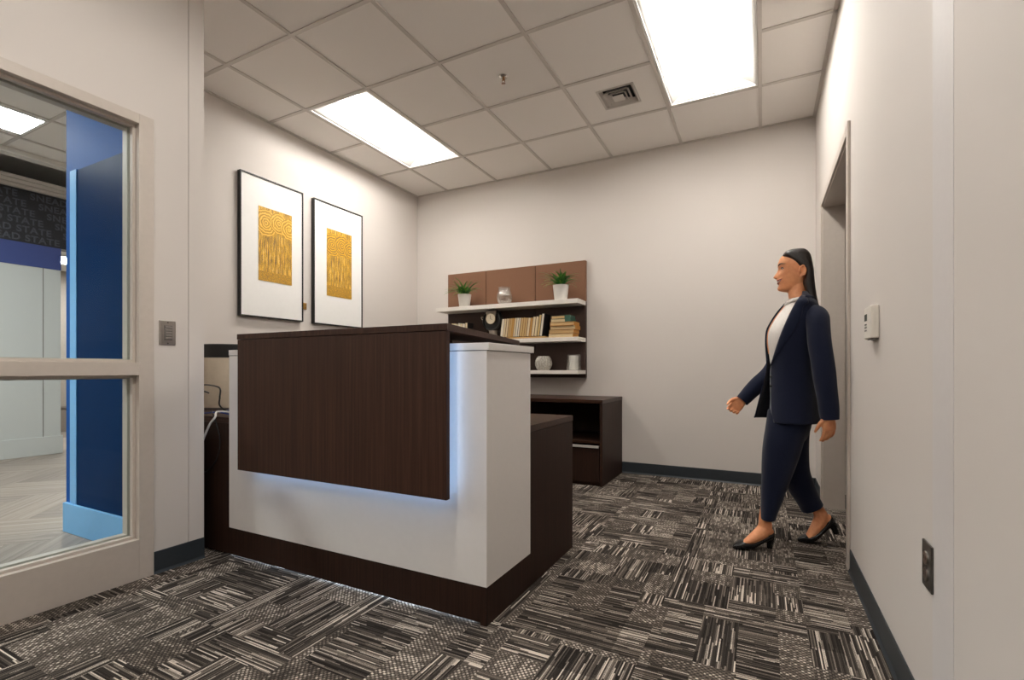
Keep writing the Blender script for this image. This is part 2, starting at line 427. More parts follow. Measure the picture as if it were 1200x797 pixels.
def troffer(x0, x1, y0, y1, label):
    t = thing('ceiling_light', ((x0+x1)/2, (y0+y1)/2, HC), label, 'ceiling light', 'recessed ceiling lights')
    cx = (x0+x1)/2; a = (x1-x0)/2-TB-.001; lw = .085
    x0 += TB+.001; x1 -= TB+.001; y0 += TB+.001; y1 -= TB+.001
    # housing frame
    MB().box(x0, x0+.014, y0, y1, HC-.002, HC+.1).box(x1-.014, x1, y0, y1, HC-.002, HC+.1).box(x0+.014, x1-.014, y0, y0+.014, HC-.002, HC+.1).box(x0+.014, x1-.014, y1-.014, y1, HC-.002, HC+.1)\
        .box(x0, x1, y0, y1, HC+.1, HC+.104).build('housing', REFL, t)
    for sgn in (-1, 1):                       # curved reflector wings
        pr = []
        for i in range(13):
            q = i/12; pr.append((cx+sgn*(a-.014-q*(a-.014-lw)), HC+.004+.075*math.sin(q*math.pi*.5)**.8))
        rs = [[Vector((x, y, z)) for x, z in pr] for y in (y0+.014, y1-.014)]
        MB().rings(rs, cap=False, closed=False).build('reflector', REFL, t, solid=.002)
    # end caps, curved like the trough
    for yy, s2 in ((y0+.0155, 1), (y1-.0155, -1)):
        MB().rings([[Vector((cx+(a-.016)*math.cos(th), yy+s2*.03*math.sin(th)*q, HC+.006+.075*q)) for th in [math.pi*i/16 for i in range(17)]] for q in (0, .35, .7, 1)], cap=False, closed=False).build('end_cap', REFL, t, solid=.002)
    # the lens: shallow half cylinder
    pr = [(cx+lw*math.cos(th), HC+.079-.052*math.sin(th)) for th in [math.pi*i/16 for i in range(17)]]
    MB().rings([[Vector((x, y, z)) for x, z in pr] for y in (y0+.02, y1-.02)], cap=True).build('lens', LENSM, t)
troffer(xs[0], xs[1], ys[2], ys[0], 'recessed white ceiling light nearest the two gold pictures')
troffer(xs[4], xs[5], ys[2], ys[0], 'recessed white ceiling light between the air vent and the doorway wall')
troffer(xs[3], xs[4], ys[6], ys[4], 'recessed white ceiling light in front of the desk over the open carpet')
troffer(xs[3], xs[4], ys[10], ys[8], 'recessed white ceiling light farthest from the desk near the entrance wall')

# air vent
vt = thing('air_vent', ((VENT[0]+VENT[1])/2, (VENT[2]+VENT[3])/2, HC), 'square metal ceiling air vent with nested pyramid louvres', 'air vent')
vx, vy = vt.location.x, vt.location.y
def sqring(r0, z0, r1, z1, name, mat=GRID):
    rs = [[Vector((vx+sx*r, vy+sy*r, z)) for sx, sy in ((-1, -1), (1, -1), (1, 1), (-1, 1))] for r, z in ((r0, z0), (r1, z1))]
    MB().rings(rs, cap=False, smooth=False).build(name, mat, vt, solid=.002)
sqring(.1325, HC+.0025, .118, HC+.004, 'frame')
sqring(.118, HC+.003, .100, HC+.030, 'louvre'); sqring(.092, HC-.004, .068, HC+.022, 'louvre'); sqring(.064, HC-.006, .044, HC+.016, 'louvre')
MB().rings([[Vector((vx+sx*r, vy+sy*r, z)) for sx, sy in ((-1, -1), (1, -1), (1, 1), (-1, 1))] for r, z in ((.040, HC-.006), (.003, HC+.012))], smooth=False).build('core', GRID, vt)
bx(vx-.132, vx+.132, vy-.132, vy+.132, HC+.05, HC+.054).build('duct_back', BLACKM, vt)
# sprinkler
sp = thing('fire_sprinkler', (-1.543, 2.879, HC), 'small chrome fire sprinkler head hanging from a ceiling tile', 'sprinkler')
MB().lathe([(.030, .0028), (.030, 0), (.024, -.006), (.012, -.008)], sp.location, 20).build('escutcheon', CHROME, sp)
MB().lathe([(.009, -.006), (.009, -.022), (.006, -.024)], sp.location, 12).tube([sp.location+Vector((.010, 0, -.02)), sp.location+Vector((.011, 0, -.032)), sp.location+Vector((.003, 0, -.044))], .0022, 6)\
    .tube([sp.location+Vector((-.010, 0, -.02)), sp.location+Vector((-.011, 0, -.032)), sp.location+Vector((-.003, 0, -.044))], .0022, 6).build('frame_arms', plain('brass_sprinkler', (150, 110, 70), .35, .9), sp)
MB().lathe([(.0135, -.044), (.0135, -.0465), (.002, -.047)], sp.location, 14).build('deflector', CHROME, sp)

# ------------------------------------------------------------------ window in the partition
win = thing('window_1', (XW-.05, (W0+W1)/2, 0), kind='structure')
FX = XW+.008
G0, G1 = W0+.062, 1.180            # opening inside the casing
fr = MB().box(XW-.105, FX, G1, W1, 0, WT).box(XW-.105, FX, W0, G0, 0, WT).box(XW-.105, FX, G0, G1, 2.041, WT).box(XW-.105, FX, G0, G1, 0, .180)
fr.build('window_frame', FRAME, win, .0015)
MB().box(XW-.105, FX, G0, G1, .914, .971).build('mullion', FRAME, win, .0015)
GXP = XW-.058
def stops(z0, z1):
    m = MB()
    for a, b, d in ((XW-.046, XW-.022, .012), (XW-.100, XW-.062, .016)):
        m.box(a, b, G1-d, G1, z0, z1).box(a, b, G0, G0+d, z0, z1).box(a, b, G0+d, G1-d, z0, z0+d).box(a, b, G0+d, G1-d, z1-d, z1)
    m.build('glazing_stop', FRAME, win, .001)
stops(.180, .914); stops(.971, 2.041)
for z0, z1 in ((.183, .911), (.974, 2.038)): bx(GXP-.003, GXP+.003, G0+.003, G1-.003, z0, z1).build('pane', PANE, win)

# switch plate on the partition
sw = thing('light_switch', (XW, 1.299, 1.055), 'steel wall plate with a five button light switch beside the window', 'light switch')
bx(XW, XW+.006, 1.263, 1.335, 1.055, 1.170).build('plate', STEEL, sw, .003)
bx(XW+.006, XW+.009, 1.283, 1.318, 1.078, 1.147).build('button_housing', GRAYP, sw, .001)
for k in range(5):
    z = 1.083+k*.0126; bx(XW+.009, XW+.013, 1.287, 1.314, z, z+.0085).build('button', STEEL, sw, .001)
for z in (1.063, 1.160): MB().tube([(XW+.005, 1.299, z), (XW+.0075, 1.299, z)], .003, 10).build('screw', DGRAY, sw)

# ------------------------------------------------------------------ lobby beyond the glass
BLUE = plain('navy_panel', (2, 46, 92), .4, var=.03, spec=.03)
BLUE2 = plain('upper_blue', (4, 84, 164), .6, var=.03, spec=.2)  # brighter blue than the panel, shows above it
LBLUE = plain('light_blue_paint', (128, 192, 244), .45, var=.02)
YL = 1.345
bw = struct('wall_lobby_blue', bx(-3.63, XW-.11, YL+.006, 1.40, 0, 3.1), BLUE2)
bx(-3.560, -3.487, YL-.004, YL+.006, .168, 2.085).build('corner_strip', LBLUE, bw)
bx(-3.487, XW-.112, YL, YL+.006, .168, 2.080).build('panel', BLUE, bw)
bx(-3.620, XW-.112, YL-.014, YL+.006, 0, .168).build('plinth', LBLUE, bw, .002)
LF = plain('lobby_subfloor', (120, 110, 102), .6)
lfl = struct('floor_lobby', bx(-9.6, -3.63, -2.6, 5.4, -.12, -.007).box(-3.63, XW-.055, -2.6, 1.40, -.05, -.0075), LF)
PLANK = wood('lobby_plank', (124, 110, 100), (150, 137, 126), (172, 160, 150), 'X', .35, rnd=True, scale=.35)
pm = {}
def halfplane(poly, ax, lim, sg=1):
    out = []
    for k in range(len(poly)):
        a, b = poly[k], poly[(k+1) % len(poly)]; ia, ib = sg*a[ax] <= sg*lim, sg*b[ax] <= sg*lim
        if ia: out.append(a)
        if ia != ib:
            t = (lim-a[ax])/(b[ax]-a[ax]); out.append((a[0]+(b[0]-a[0])*t, a[1]+(b[1]-a[1])*t))
    return out
def plank(cx, cy, L, Wd, ang):
    ca, sa = math.cos(ang), math.sin(ang); a, b = L/2-.001, Wd/2-.001
    full = [(cx+x*ca-y*sa, cy+x*sa+y*ca) for x, y in ((-a, -b), (a, -b), (a, b), (-a, b))]
    pieces = [full]
    if max(p[0] for p in full) > -3.64 and max(p[1] for p in full) > 1.33:      # fit round the end of the blue wall
        right = halfplane(full, 0, -3.64, -1)
        pieces = [halfplane(full, 0, -3.64), halfplane(right, 1, 1.33) if len(right) > 2 else []]
    for poly in pieces:
        poly = halfplane(poly, 0, -2.598) if len(poly) > 2 else poly
        if len(poly) < 3: continue
        if poly == full:
            if (L, Wd) not in pm:
                pm[(L, Wd)] = bx(-a, a, -b, b, -.007, 0).mesh('floor_plank', Vector((0, 0, 0))); pm[(L, Wd)].materials.append(PLANK)
            me = pm[(L, Wd)]
        else:
            me = MB().prism([((x-cx)*ca+(y-cy)*sa, -(x-cx)*sa+(y-cy)*ca) for x, y in poly], -.007, 0).mesh('floor_plank', Vector((0, 0, 0))); me.materials.append(PLANK)
        o = bpy.data.objects.new('floor_plank', me); C.objects.link(o); o.parent = lfl
        o.location = Vector((cx, cy, 0))-lfl.location; o.rotation_euler.z = ang
# herringbone boards
HL, HW = .9, .18
for a in range(-24, 26):
    for b in range(-6, 7):
        # herringbone lattice turned 45 degrees
        for kind in (0, 1):
            u0 = a*HW + b*HL; v0 = a*HW - b*HL
            if kind == 0: lc = (u0+HL/2, v0+HW/2); an = 0
            else: lc = (u0+HL+HW/2, v0+HW-HL/2); an = math.pi/2
            ca = math.cos(math.pi/4); x = lc[0]*ca-lc[1]*ca-5.4; y = lc[0]*ca+lc[1]*ca+1.6
            if -8.6 < x < -2.3 and -.6 < y < 5.0: plank(x, y, HL, HW, an+math.pi/4)
# far lobby wall: white panel, blue band, dark band with lettering
XLB = -7.08
struct('wall_lobby_far', bx(XLB-.12, XLB, -2.6, 2.585, 0, 2.31), WALLB)
lobw = struct('trim_3', bx(XLB, XLB+.018, -2.6, 2.60, 0, .200), WALLB, bevel=.003)
bx(XLB-.14, XLB+.006, -2.6, 2.587, 2.066, 2.312).build('blue_band', plain('royal_blue_band', (62, 78, 140), .5), lobw)
for y in (2.43, 1.21, -.01): bx(XLB, XLB+.003, y, y+.006, .2, 2.31).build('joint_strip', GRAYP, lobw)
DARKB = plain('charcoal_band', (43, 44, 50), .35, var=.05)
LETT = plain('charcoal_letters', (80, 83, 93), .4, var=.03)
sof = struct('wall_lobby_band', bx(XLB-.14, XLB-.002, -2.6, 4.6, 2.312, 2.885), DARKB)
def text_mesh(body):
    cu = bpy.data.curves.new('txt', 'FONT'); cu.body = body; cu.size = .096; cu.extrude = .0008; cu.offset = .0022; cu.space_character = 1.1
    to = bpy.data.objects.new('txt', cu); C.objects.link(to); bpy.context.view_layer.update()
    me = bpy.data.meshes.new_from_object(to.evaluated_get(bpy.context.evaluated_depsgraph_get())); me.materials.clear(); me.materials.append(LETT)
    bpy.data.objects.remove(to); return me, max(v.co.x for v in me.vertices)
ONE = 'SNEAD STATE'
w1 = text_mesh(ONE)[1]; w2 = text_mesh(ONE+'   '+ONE)[1]; tmesh, w3 = text_mesh('   '.join([ONE]*3))
for q in range(6):
    o = bpy.data.objects.new('lettering', tmesh); C.objects.link(o); o.parent = sof
    o.rotation_euler = (math.pi/2, 0, math.pi/2)
    o.location = Vector((XLB-.0012, 2.575-.070*q-w2, 2.335+.092*q))-sof.location
struct('trim_4', bx(XLB-.002, XLB+.05, -2.6, 4.6, 2.885, 2.915).box(XLB-.002, XLB+.09, -2.6, 4.6, 2.915, 2.95).box(XLB-.002, XLB+.13, -2.6, 4.6, 2.95, 2.985), SHELF, bevel=.004)
lc = struct('ceiling_lobby', bx(-5.95, XW-.11, -2.6, YL, HC+.02, HC+.04).box(-5.95, -3.63, YL, 5.4, HC+.02, HC+.04).box(-9.6, -5.95, -2.6, 5.4, 3.30, 3.34).box(-5.97, -5.95, -2.6, 5.4, HC+.04, 3.3), CEILT)
for j in range(-4, 8): bx(-5.93, -3.63, 1.772+j*.6096-TB, 1.772+j*.6096+TB, HC+.012, HC+.0198).build('cross_tee', GRID, lc)
for i in range(4): bx(-5.02-T/2+.305-.61+i*T-TB, -5.02-T/2+.305-.61+i*T+TB, -2.6, 5.2, HC+.010, HC+.0198).build('main_tee', GRID, lc)
struct('trim_5', bx(-6.02, -5.94, -2.6, 5.4, HC-.03, HC+.0198).box(-6.05, -6.02, -2.6, 5.4, HC-.03, HC+.06), SHELF, bevel=.004)
def lobby_light(x0, x1, y0, y1, z, label):
    t = thing('lobby_light', ((x0+x1)/2, (y0+y1)/2, z), label, 'ceiling light', 'recessed ceiling lights')
    m = MB().box(x0, x1, y0, y0+.02, z-.004, z+.0198).box(x0, x1, y1-.02, y1, z-.004, z+.0198).box(x0, x0+.02, y0+.02, y1-.02, z-.004, z+.0198).box(x1-.02, x1, y0+.02, y1-.02, z-.004, z+.0198)
    m.build('frame', REFL, t); bx(x0+.02, x1-.02, y0+.02, y1-.02, z+.004, z+.012).build('lens', LOBL, t)
LOBL = emis('lobby_lens', (1, .99, .97, 1), 27.0)
lobby_light(-5.50, -5.02, .56, 1.76, HC, 'flat white ceiling light seen through the upper window pane')
lobby_light(-4.60, -4.02, -1.4, -.2, HC, 'flat white lobby ceiling light above the border boards behind the window')
# hallway beyond the far lobby wall
struct('wall_hall', bx(-9.6, -9.5, -2.6, 5.4, 0, 3.3).box(-9.5, -3.63, 5.3, 5.4, 0, 3.3).box(-9.5, -2.60, -2.7, -2.6, 0, 3.3), plain('taupe_paint', (150, 138, 128), .8))
struct('ceiling_hall', bx(-9.5, XLB-.14, -2.6, 5.3, 2.45, 2.5), CEILT)
struct('baseboard_hall', bx(-9.5, -9.488, -2.6, 5.3, 0, .36).box(-9.5, -9.47, -2.6, 5.3, .36, .39), plain('taupe_trim', (128, 116, 106), .6))
lobby_light(-8.75, -8.15, 2.7, 3.9, 2.43, 'small bright hallway light beyond the dark lettered band')
lobby_light(-8.75, -8.15, -.9, .3, 2.43, 'flat white hallway light behind the white lobby wall')

# ------------------------------------------------------------------ reception desk
DX1, DY0, DY1 = -.896, 1.541, 2.447
desk = thing('reception_desk', (-1.9, 2.0, 0), 'dark wood and white reception desk with glowing blue light behind its front panel', 'reception desk')
DXL = -3.44
body = MB().box(DX1-.026, DX1, DY0, DY1, 0, .668).box(DXL, DX1-.026, DY0, DY0+.02, .010, .668).box(DXL, DX1-.026, DY0+.03, DY0+.04, 0, .05).box(DXL, DXL+.026, DY0+.02, DY1, 0, .668).box(DXL+.026, DX1-.026, DY0+.02, DY0+.3, .05, .668)
body.build('carcass', WOODV, desk, .001)
MB().box(DXL, DX1+.001, DY0+.0, DY1+.004, .669, .697).build('worktop', WOODX, desk, .0015)
wb = MB().box(-2.395, DX1+.0025, DY0-.0025, 1.914, .144, 1.008).build('white_front', WHITE, desk, .001)
MB().box(-2.397, DX1+.012, DY0-.004, 1.931, 1.011, 1.038).build('counter_cap', WHITE, wb, .0015)
MB().box(-2.397, DX1+.0025, DY0, 1.912, 1.008, 1.011).build('cap_joint', GRAYP, wb)
PYF = 1.462                                             # face of the floating panel
fp = MB().box(-2.212, -1.018, PYF, PYF+.022, .465, 1.080).build('front_panel', WOODP, desk, .001)
sl = MB().prism([(-2.214, PYF-.002), (-1.014, PYF-.002), (-1.250, 2.53), (-2.214, 2.53)], 1.082, 1.107).build('transaction_top', WOODP, desk, .001)
MB().box(-2.20, -1.10, 1.62, 1.90, 1.040, 1.056).box(-2.18, -1.30, 1.64, 1.88, 1.056, 1.081).build('riser', WOODX, desk)
MB().box(-2.10, -1.15, PYF+.022, DY0-.004, .70, .74).box(-2.10, -1.15, PYF+.022, DY0-.004, .95, .99).build('standoff_rail', BLACKM, fp)
def led(x0, x1, y0, y1, z0, z1): bx(x0, x1, y0, y1, z0, z1).build('led_strip', LEDM, fp)
led(-2.19, -1.04, PYF+.0225, PYF+.032, .466, .476)
led(-1.052, -1.040, PYF+.0225, PYF+.030, .502, 1.06)
led(-2.19, -2.178, PYF+.0225, PYF+.030, .502, 1.06)

bx(-2.40, -.95, DY0+.0215, DY0+.0295, .010, .020).build('added_glow_strip', ADDGLOW, desk)  # added emitter hidden behind the front board, makes the bluish carpet glow

# drum appliance and cables on the left of the desk
dr = thing('desk_appliance', (-3.02, 1.96, .698), 'round beige desk appliance with a black top band behind the cables', 'appliance')
MB().lathe([(.168, 0), (.172, .012)], dr.location, 48).build('foot_ring', GRAYP, dr)
MB().lathe([(.178, .012), (.182, .03), (.190, .315)], dr.location, 64).build('drum', BEIGE, dr)
MB().lathe([(.193, .316), (.194, .322), (.192, .392), (.185, .398), (.05, .400)], dr.location, 64).build('top_band', BLACK, dr)
def bez(pts, n=10):
    out = []; P = [Vector(p) for p in pts]
    for i in range(len(P)-1):
        a, b, c, d = P[max(i-1, 0)], P[i], P[i+1], P[min(i+2, len(P)-1)]
        for k in range(n):
            t = k/n; out.append(.5*((2*b)+(c-a)*t+(2*a-5*b+4*c-d)*t*t+(3*b-a-3*c+d)*t**3))
    return out+[P[-1]]
def cable(name, pts, r, mat, label, cat='cable'):
    MB().tube(bez(pts), r, 8).build(name, mat, None, label=label, cat=cat, group='cables on the desk')
BLUEC = plain('blue_cable', (40, 70, 150), .45); WHITEC = plain('white_cable', (225, 222, 215), .45)
def dpx(u, v, Y): return px(u, v, Y=Y)
z7 = .705
cable('power_cable', [(-2.95, 1.772, .80), dpx(226, 453, 1.68), dpx(240, 451, 1.66), dpx(252, 452.5, 1.64), dpx(258, 456, 1.63), dpx(257.5, 466, 1.62), dpx(258, 476, 1.62), (-2.52, 1.632, z7+.002), (-2.42, 1.645, z7-.002)], .0042, BLACK, 'black power cable arching up from the desk in front of the beige drum')
cable('blue_network_cable', [(-2.74, 1.735, z7-.003), (-2.66, 1.735, z7+.004), (-2.56, 1.74, z7+.010), (-2.48, 1.75, z7+.004), (-2.43, 1.75, z7-.003)], .004, BLUEC, 'blue network cable lying farther back from the desk edge')
cable('blue_patch_cable', [(-2.74, 1.575, z7-.003), (-2.63, 1.572, z7+.004), (-2.55, 1.578, z7+.010), (-2.47, 1.582, z7+.004), (-2.44, 1.582, z7-.003)], .0035, BLUEC, 'thin blue cable lying right along the desk edge')
cable('white_cable', [(-2.42, 1.605, z7), (-2.48, 1.600, z7+.012), (-2.535, 1.565, z7+.014), dpx(252, 489, 1.512), dpx(246, 497, 1.505), dpx(239, 513, 1.503), dpx(233, 530, 1.503), dpx(229, 552, 1.505)], .0052, WHITEC, 'white cable hanging over the front edge of the desk')
cable('black_loop_cable', [dpx(247, 481, 1.56), dpx(250, 487, 1.535), dpx(254, 498, 1.534), dpx(257.5, 515, 1.534), dpx(256, 532, 1.534), dpx(249, 546, 1.534), dpx(240, 553, 1.534), dpx(232, 548, 1.535)], .003, BLACK, 'thin black cable looping down over the dark desk front')
cable('short_black_cable', [(-2.72, 1.69, z7-.003), (-2.60, 1.688, z7), (-2.50, 1.692, z7), (-2.43, 1.69, z7-.003)], .0045, BLACKM, 'short black cable lying flat between the two blue cables')

# ------------------------------------------------------------------ credenza under the shelves
HANDLE = plain('satin_handle', (206, 200, 194), .35, .2, var=.02)
cr = thing('credenza', (-2.1, 4.1, 0), 'dark wood credenza with an open bay over a drawer under the wall shelves', 'credenza')
CX0, CX1, CY0, CY1 = -3.05, -1.142, 3.808, 4.425
cm = MB().box(CX1-.022, CX1, CY0, CY1, 0, .668).box(CX0, CX0+.022, CY0, CY1, 0, .668).box(CX0+.022, CX1-.022, CY1-.012, CY1, .06, .668)
cm.box(CX0+.022, CX1-.022, CY0+.02, CY1-.012, .345, .362).box(CX0+.022, CX1-.022, CY0+.02, CY1-.012, .0, .03)
for x in (-1.80, -2.44): cm.box(x-.009, x+.009, CY0+.006, CY1-.012, .03, .668)
cm.build('carcass', WOODV, cr, .001)
MB().box(CX0-.002, CX1+.002, CY0-.006, CY1, .669, .697).build('top', WOODX, cr, .0015)
for x0, x1 in ((-1.79, CX1-.025), (-2.43, -1.81), (CX0+.025, -2.45)):
    d = MB().box(x0+.002, x1-.002, CY0, CY0+.018, .032, .318).build('drawer', WOODV, cr, .001)
    MB().box(x0+.002, x1-.002, CY0-.012, CY0+.004, .321, .327).box(x0+.002, x1-.002, CY0-.012, CY0-.009, .309, .321).build('handle', HANDLE, d, .001)
    MB().box(x0, x1, CY0+.002, CY0+.02, .345, .362).build('rail', WOODX, cr)

# ------------------------------------------------------------------ wall shelves
su = thing('wall_shelf_unit', (-2.257, 4.41, .864), 'brown wall panel unit with three white shelves above the credenza', 'shelf unit')
SX0, SX1, SYP, SYF = -3.034, -1.48, 4.388, 4.168
gaps = [SX0, -2.558, -1.996, SX1]
for k in range(3):
    a = gaps[k]+(.003 if k else 0); b = gaps[k+1]-(.003 if k < 2 else 0)
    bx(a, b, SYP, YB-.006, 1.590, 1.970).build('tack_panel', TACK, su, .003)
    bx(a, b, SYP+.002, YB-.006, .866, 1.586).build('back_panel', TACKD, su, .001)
bx(SX0+.01, SX1-.01, YB-.006, YB, .88, 1.95).build('mounting_rail', BLACKM, su)
shz = []
for z0, z1 in ((1.543, 1.584), (1.201, 1.238), (.902, .936)):
    bx(SX0, SX1+.004, SYF, SYP, z0, z1).build('shelf', SHELF, su, .0015); shz.append(z1)
S1, S2, S3 = shz

# plants
POT = plain('white_ceramic', (226, 222, 216), .35, var=.02)
SOIL = plain('soil', (48, 36, 28), .9, var=.3, scale=200)
def leaf_mat():
    k = N('grass_blade'); k.set(Roughness=.45)
    g = k.n('ShaderNodeNewGeometry'); c = k.ramp(g.outputs['Random Per Island'], [(0, lin((28, 96, 36))), (.45, lin((58, 138, 52))), (.8, lin((108, 166, 70))), (1, lin((168, 178, 98)))])
    k.col(c); return k.m
LEAF = leaf_mat()
def plant(x, y, z, sc, seed, label):
    rnd = random.Random(seed); t = thing('potted_grass', (x, y, z), label, 'potted plant', 'potted plants on the top shelf')
    MB().lathe([(.052*sc, 0), (.055*sc, .004), (.070*sc, .132*sc), (.071*sc, .138*sc), (.065*sc, .138*sc), (.063*sc, .124*sc)], t.location, 36).build('pot', POT, t)
    MB().lathe([(.0635*sc, .118*sc), (.0635*sc, .122*sc), (.01, .126*sc)], t.location, 24).build('soil', SOIL, t)
    m = MB()
    for i in range(90):
        az = rnd.uniform(-math.pi, .15) if i % 4 else rnd.uniform(0, math.pi); L = rnd.uniform(.15, .26)*sc; el = rnd.uniform(.55, 1.35); wd = rnd.uniform(.0065, .0110)*sc
        if math.sin(az) > .2: L *= .36; el = rnd.uniform(1.0, 1.5)
        p = Vector((rnd.uniform(-.03, .03)*sc, rnd.uniform(-.03, .03)*sc, .122*sc)); d = Vector((math.cos(az), math.sin(az), 0)); side = Vector((-d.y, d.x, 0))
        vs = []; ns = 6; ang = el
        for s_ in range(ns+1):
            q = s_/ns; ww = wd*(1-q**2.2)*(.55+.9*min(q*3, 1)*.5)
            pt = t.location+p; pt.y = min(pt.y, 4.374); vs += [pt-side*ww, pt+Vector((0, 0, -.0006)), pt+side*ww]
            p = p+(d*math.cos(ang)+Vector((0, 0, math.sin(ang))))*L/ns; ang -= rnd.uniform(.12, .34)
        m.add(vs, [(a*3+k, a*3+k+1, a*3+k+4, a*3+k+3) for a in range(ns) for k in range(2)], True)
    f = m.build('foliage', LEAF, t); f['kind'] = 'stuff'
plant(-2.745, 4.27, S1, .98, 3, 'leafy green grass plant in a white pot beside the ribbed glass vase')
plant(-1.680, 4.27, S1, 1.06, 8, 'leafy green grass plant in a white pot directly above the flat stack of books')

def ribbed(name, prof, c, ribs, depth, mat, label, cat, n=160, inner=.004):
    prof = [(p.x, p.y) for p in bez([(r_, z_, 0) for r_, z_ in prof], 5)]          # smooth the outline
    t = thing(name, c, label, cat); m = MB(); c = Vector(c)
    def rg(off): return [[c+Vector(((r-off+(depth*math.cos(ribs*2*math.pi*k/n) if off == 0 else 0))*math.cos(2*math.pi*k/n), (r-off+(depth*math.cos(ribs*2*math.pi*k/n) if off == 0 else 0))*math.sin(2*math.pi*k/n), z)) for k in range(n)] for r, z in prof]
    o = rg(0); i = rg(inner); m.rings(o+i[::-1], cap=True); m.build('glass', mat, t); return t
ribbed('glass_vase', [(.030, .0), (.045, .004), (.066, .03), (.076, .065), (.072, .10), (.060, .13), (.057, .165), (.060, .172)], (-2.275, 4.27, S1), 20, .0022, RGLASS, 'clear ribbed glass vase on the top shelf between two potted plants', 'vase')
CGLASS = plain('frosted_ribbed_glass', (176, 170, 160), .25, var=.25, scale=70)
b = ribbed('ribbed_bowl', [(.040, 0), (.055, .006), (.074, .04), (.078, .07), (.070, .105), (.052, .130), (.046, .135)], (-1.86, 4.28, S3), 18, .004, CGLASS, 'round ribbed glass bowl on the lowest shelf', 'bowl')
cn = thing('candle_jar', (-1.556, 4.28, S3), 'white candle in a textured clear glass jar on the lowest shelf', 'candle')
MB().lathe([(.042, .004), (.043, .008), (.043, .132), (.040, .136), (.004, .134)], cn.location, 32).build('candle', plain('wax', (228, 226, 220), .5, var=.05), cn)
m = MB(); n = 48
rs = []
for i in range(31):
    z = .002+.143*i/30; r = .064+.004*math.sin(i*2.1); rs.append([cn.location+Vector(((r+.002*math.sin(9*k))*math.cos(2*math.pi*k/n), (r+.002*math.sin(9*k))*math.sin(2*math.pi*k/n), z)) for k in range(n)])
m.rings(rs, cap=False).build('glass_jar', RGLASS, cn)
MB().tube([cn.location+Vector((0, 0, .133)), cn.location+Vector((.002, 0, .144))], .0012, 6).build('wick', BLACK, cn)

# tabletop clock
ck = thing('tabletop_clock', (-2.405, 4.27, S2), 'black rounded tabletop clock with a cream dial on a grey foot', 'clock')
cx, cy, cz = ck.location; cz += .028
MB().lathe([(.062, 0), (.064, .006), (.060, .030), (.044, .040), (.040, .080), (.046, .096)], ck.location, 32).build('foot', plain('grey_stone', (136, 126, 116), .5, var=.2, scale=120), ck)
m = MB()                                   # round bowl-like case, front to back
m.rings([[Vector((cx+r*.108*math.cos(2*math.pi*k/40), cy+yy, cz+.165+r*.105*math.sin(2*math.pi*k/40)*(1 if math.sin(2*math.pi*k/40) < 0 else 1.15))) for k in range(40)]
         for yy, r in ((.055, .6), (.045, .85), (.02, .98), (-.015, 1.0), (-.035, .95), (-.042, .86), (-.030, .80))]).build('case', BLACK, ck)
MB().add([(cx-.042, cy-.050, cz+.150), (cx+.034, cy-.050, cz+.150), (cx+.062, cy-.050, cz+.262), (cx-.058, cy-.050, cz+.262), (cx-.042, cy-.030, cz+.150), (cx+.034, cy-.030, cz+.150), (cx+.062, cy-.030, cz+.262), (cx-.058, cy-.030, cz+.262)],
         [(0, 1, 2, 3), (7, 6, 5, 4), (0, 4, 5, 1), (1, 5, 6, 2), (2, 6, 7, 3), (3, 7, 4, 0)]).build('face_plate', plain('taupe_plate', (128, 116, 104), .5, var=.1), ck, .002)
MB().tube([(cx+.002, cy-.050, cz+.182), (cx+.002, cy-.060, cz+.182)], .050, 32).build('dial', CREAM, ck)
MB().tube([(cx+.002, cy-.0505, cz+.182), (cx+.002, cy-.056, cz+.182)], .054, 32).build('dial_rim', plain('aged_brass', (150, 128, 96), .4, .6), ck)
MB().tube([(cx+.002, cy-.061, cz+.182), (cx+.002, cy-.061, cz+.214)], .0018, 6).tube([(cx+.002, cy-.061, cz+.182), (cx+.024, cy-.061, cz+.172)], .0018, 6).build('hands', BLACK, ck)
MB().tube(bez([(cx-.104, cy-.01, cz+.175), (cx-.122, cy-.015, cz+.185), (cx-.128, cy-.018, cz+.203), (cx-.108, cy-.018, cz+.208)], 5), .004, 8).build('winding_key', plain('key_metal', (160, 146, 124), .4, .6), ck)

# books
def paper_mat(name, c): 
    k = N(name); k.set(Roughness=.9); co = k.coord(scale=(700, 2, 8)); f = k.noise(co, 1, 2)
    a = lin(c); k.col(k.ramp(f, [(.3, tuple(v*.72 for v in a[:3])+(1,)), (.7, a)])); return k.m
def paper_mat_h(name, c):
    k = N(name); k.set(Roughness=.9); co = k.coord(scale=(2, 2, 700)); f = k.noise(co, 1, 2)
    a = lin(c); k.col(k.ramp(f, [(.3, tuple(v*.72 for v in a[:3])+(1,)), (.7, a)])); return k.m
PAP = {'cream': paper_mat('paper_cream', (226, 206, 168)), 'tan': paper_mat('paper_tan', (206, 172, 118)), 'white': paper_mat('paper_white', (232, 222, 204)), 'amber': paper_mat('paper_amber', (200, 150, 82))}
PAPH = {'cream': paper_mat_h('pages_cream', (222, 198, 154)), 'tan': paper_mat_h('pages_tan', (208, 172, 120))}
COV = {'brown': plain('cover_brown', (92, 62, 40), .6), 'black': plain('cover_black', (28, 26, 26), .5), 'green': plain('cover_green', (40, 78, 64), .5), 'cream': plain('cover_cream', (214, 202, 180), .6),
       'ochre': plain('cover_ochre', (176, 122, 48), .6), 'grey': plain('cover_grey', (112, 112, 106), .6), 'red': plain('cover_red', (110, 48, 40), .6)}
ORD = 'first second third fourth fifth sixth seventh eighth ninth tenth eleventh twelfth thirteenth fourteenth fifteenth sixteenth seventeenth eighteenth nineteenth twentieth'.split()
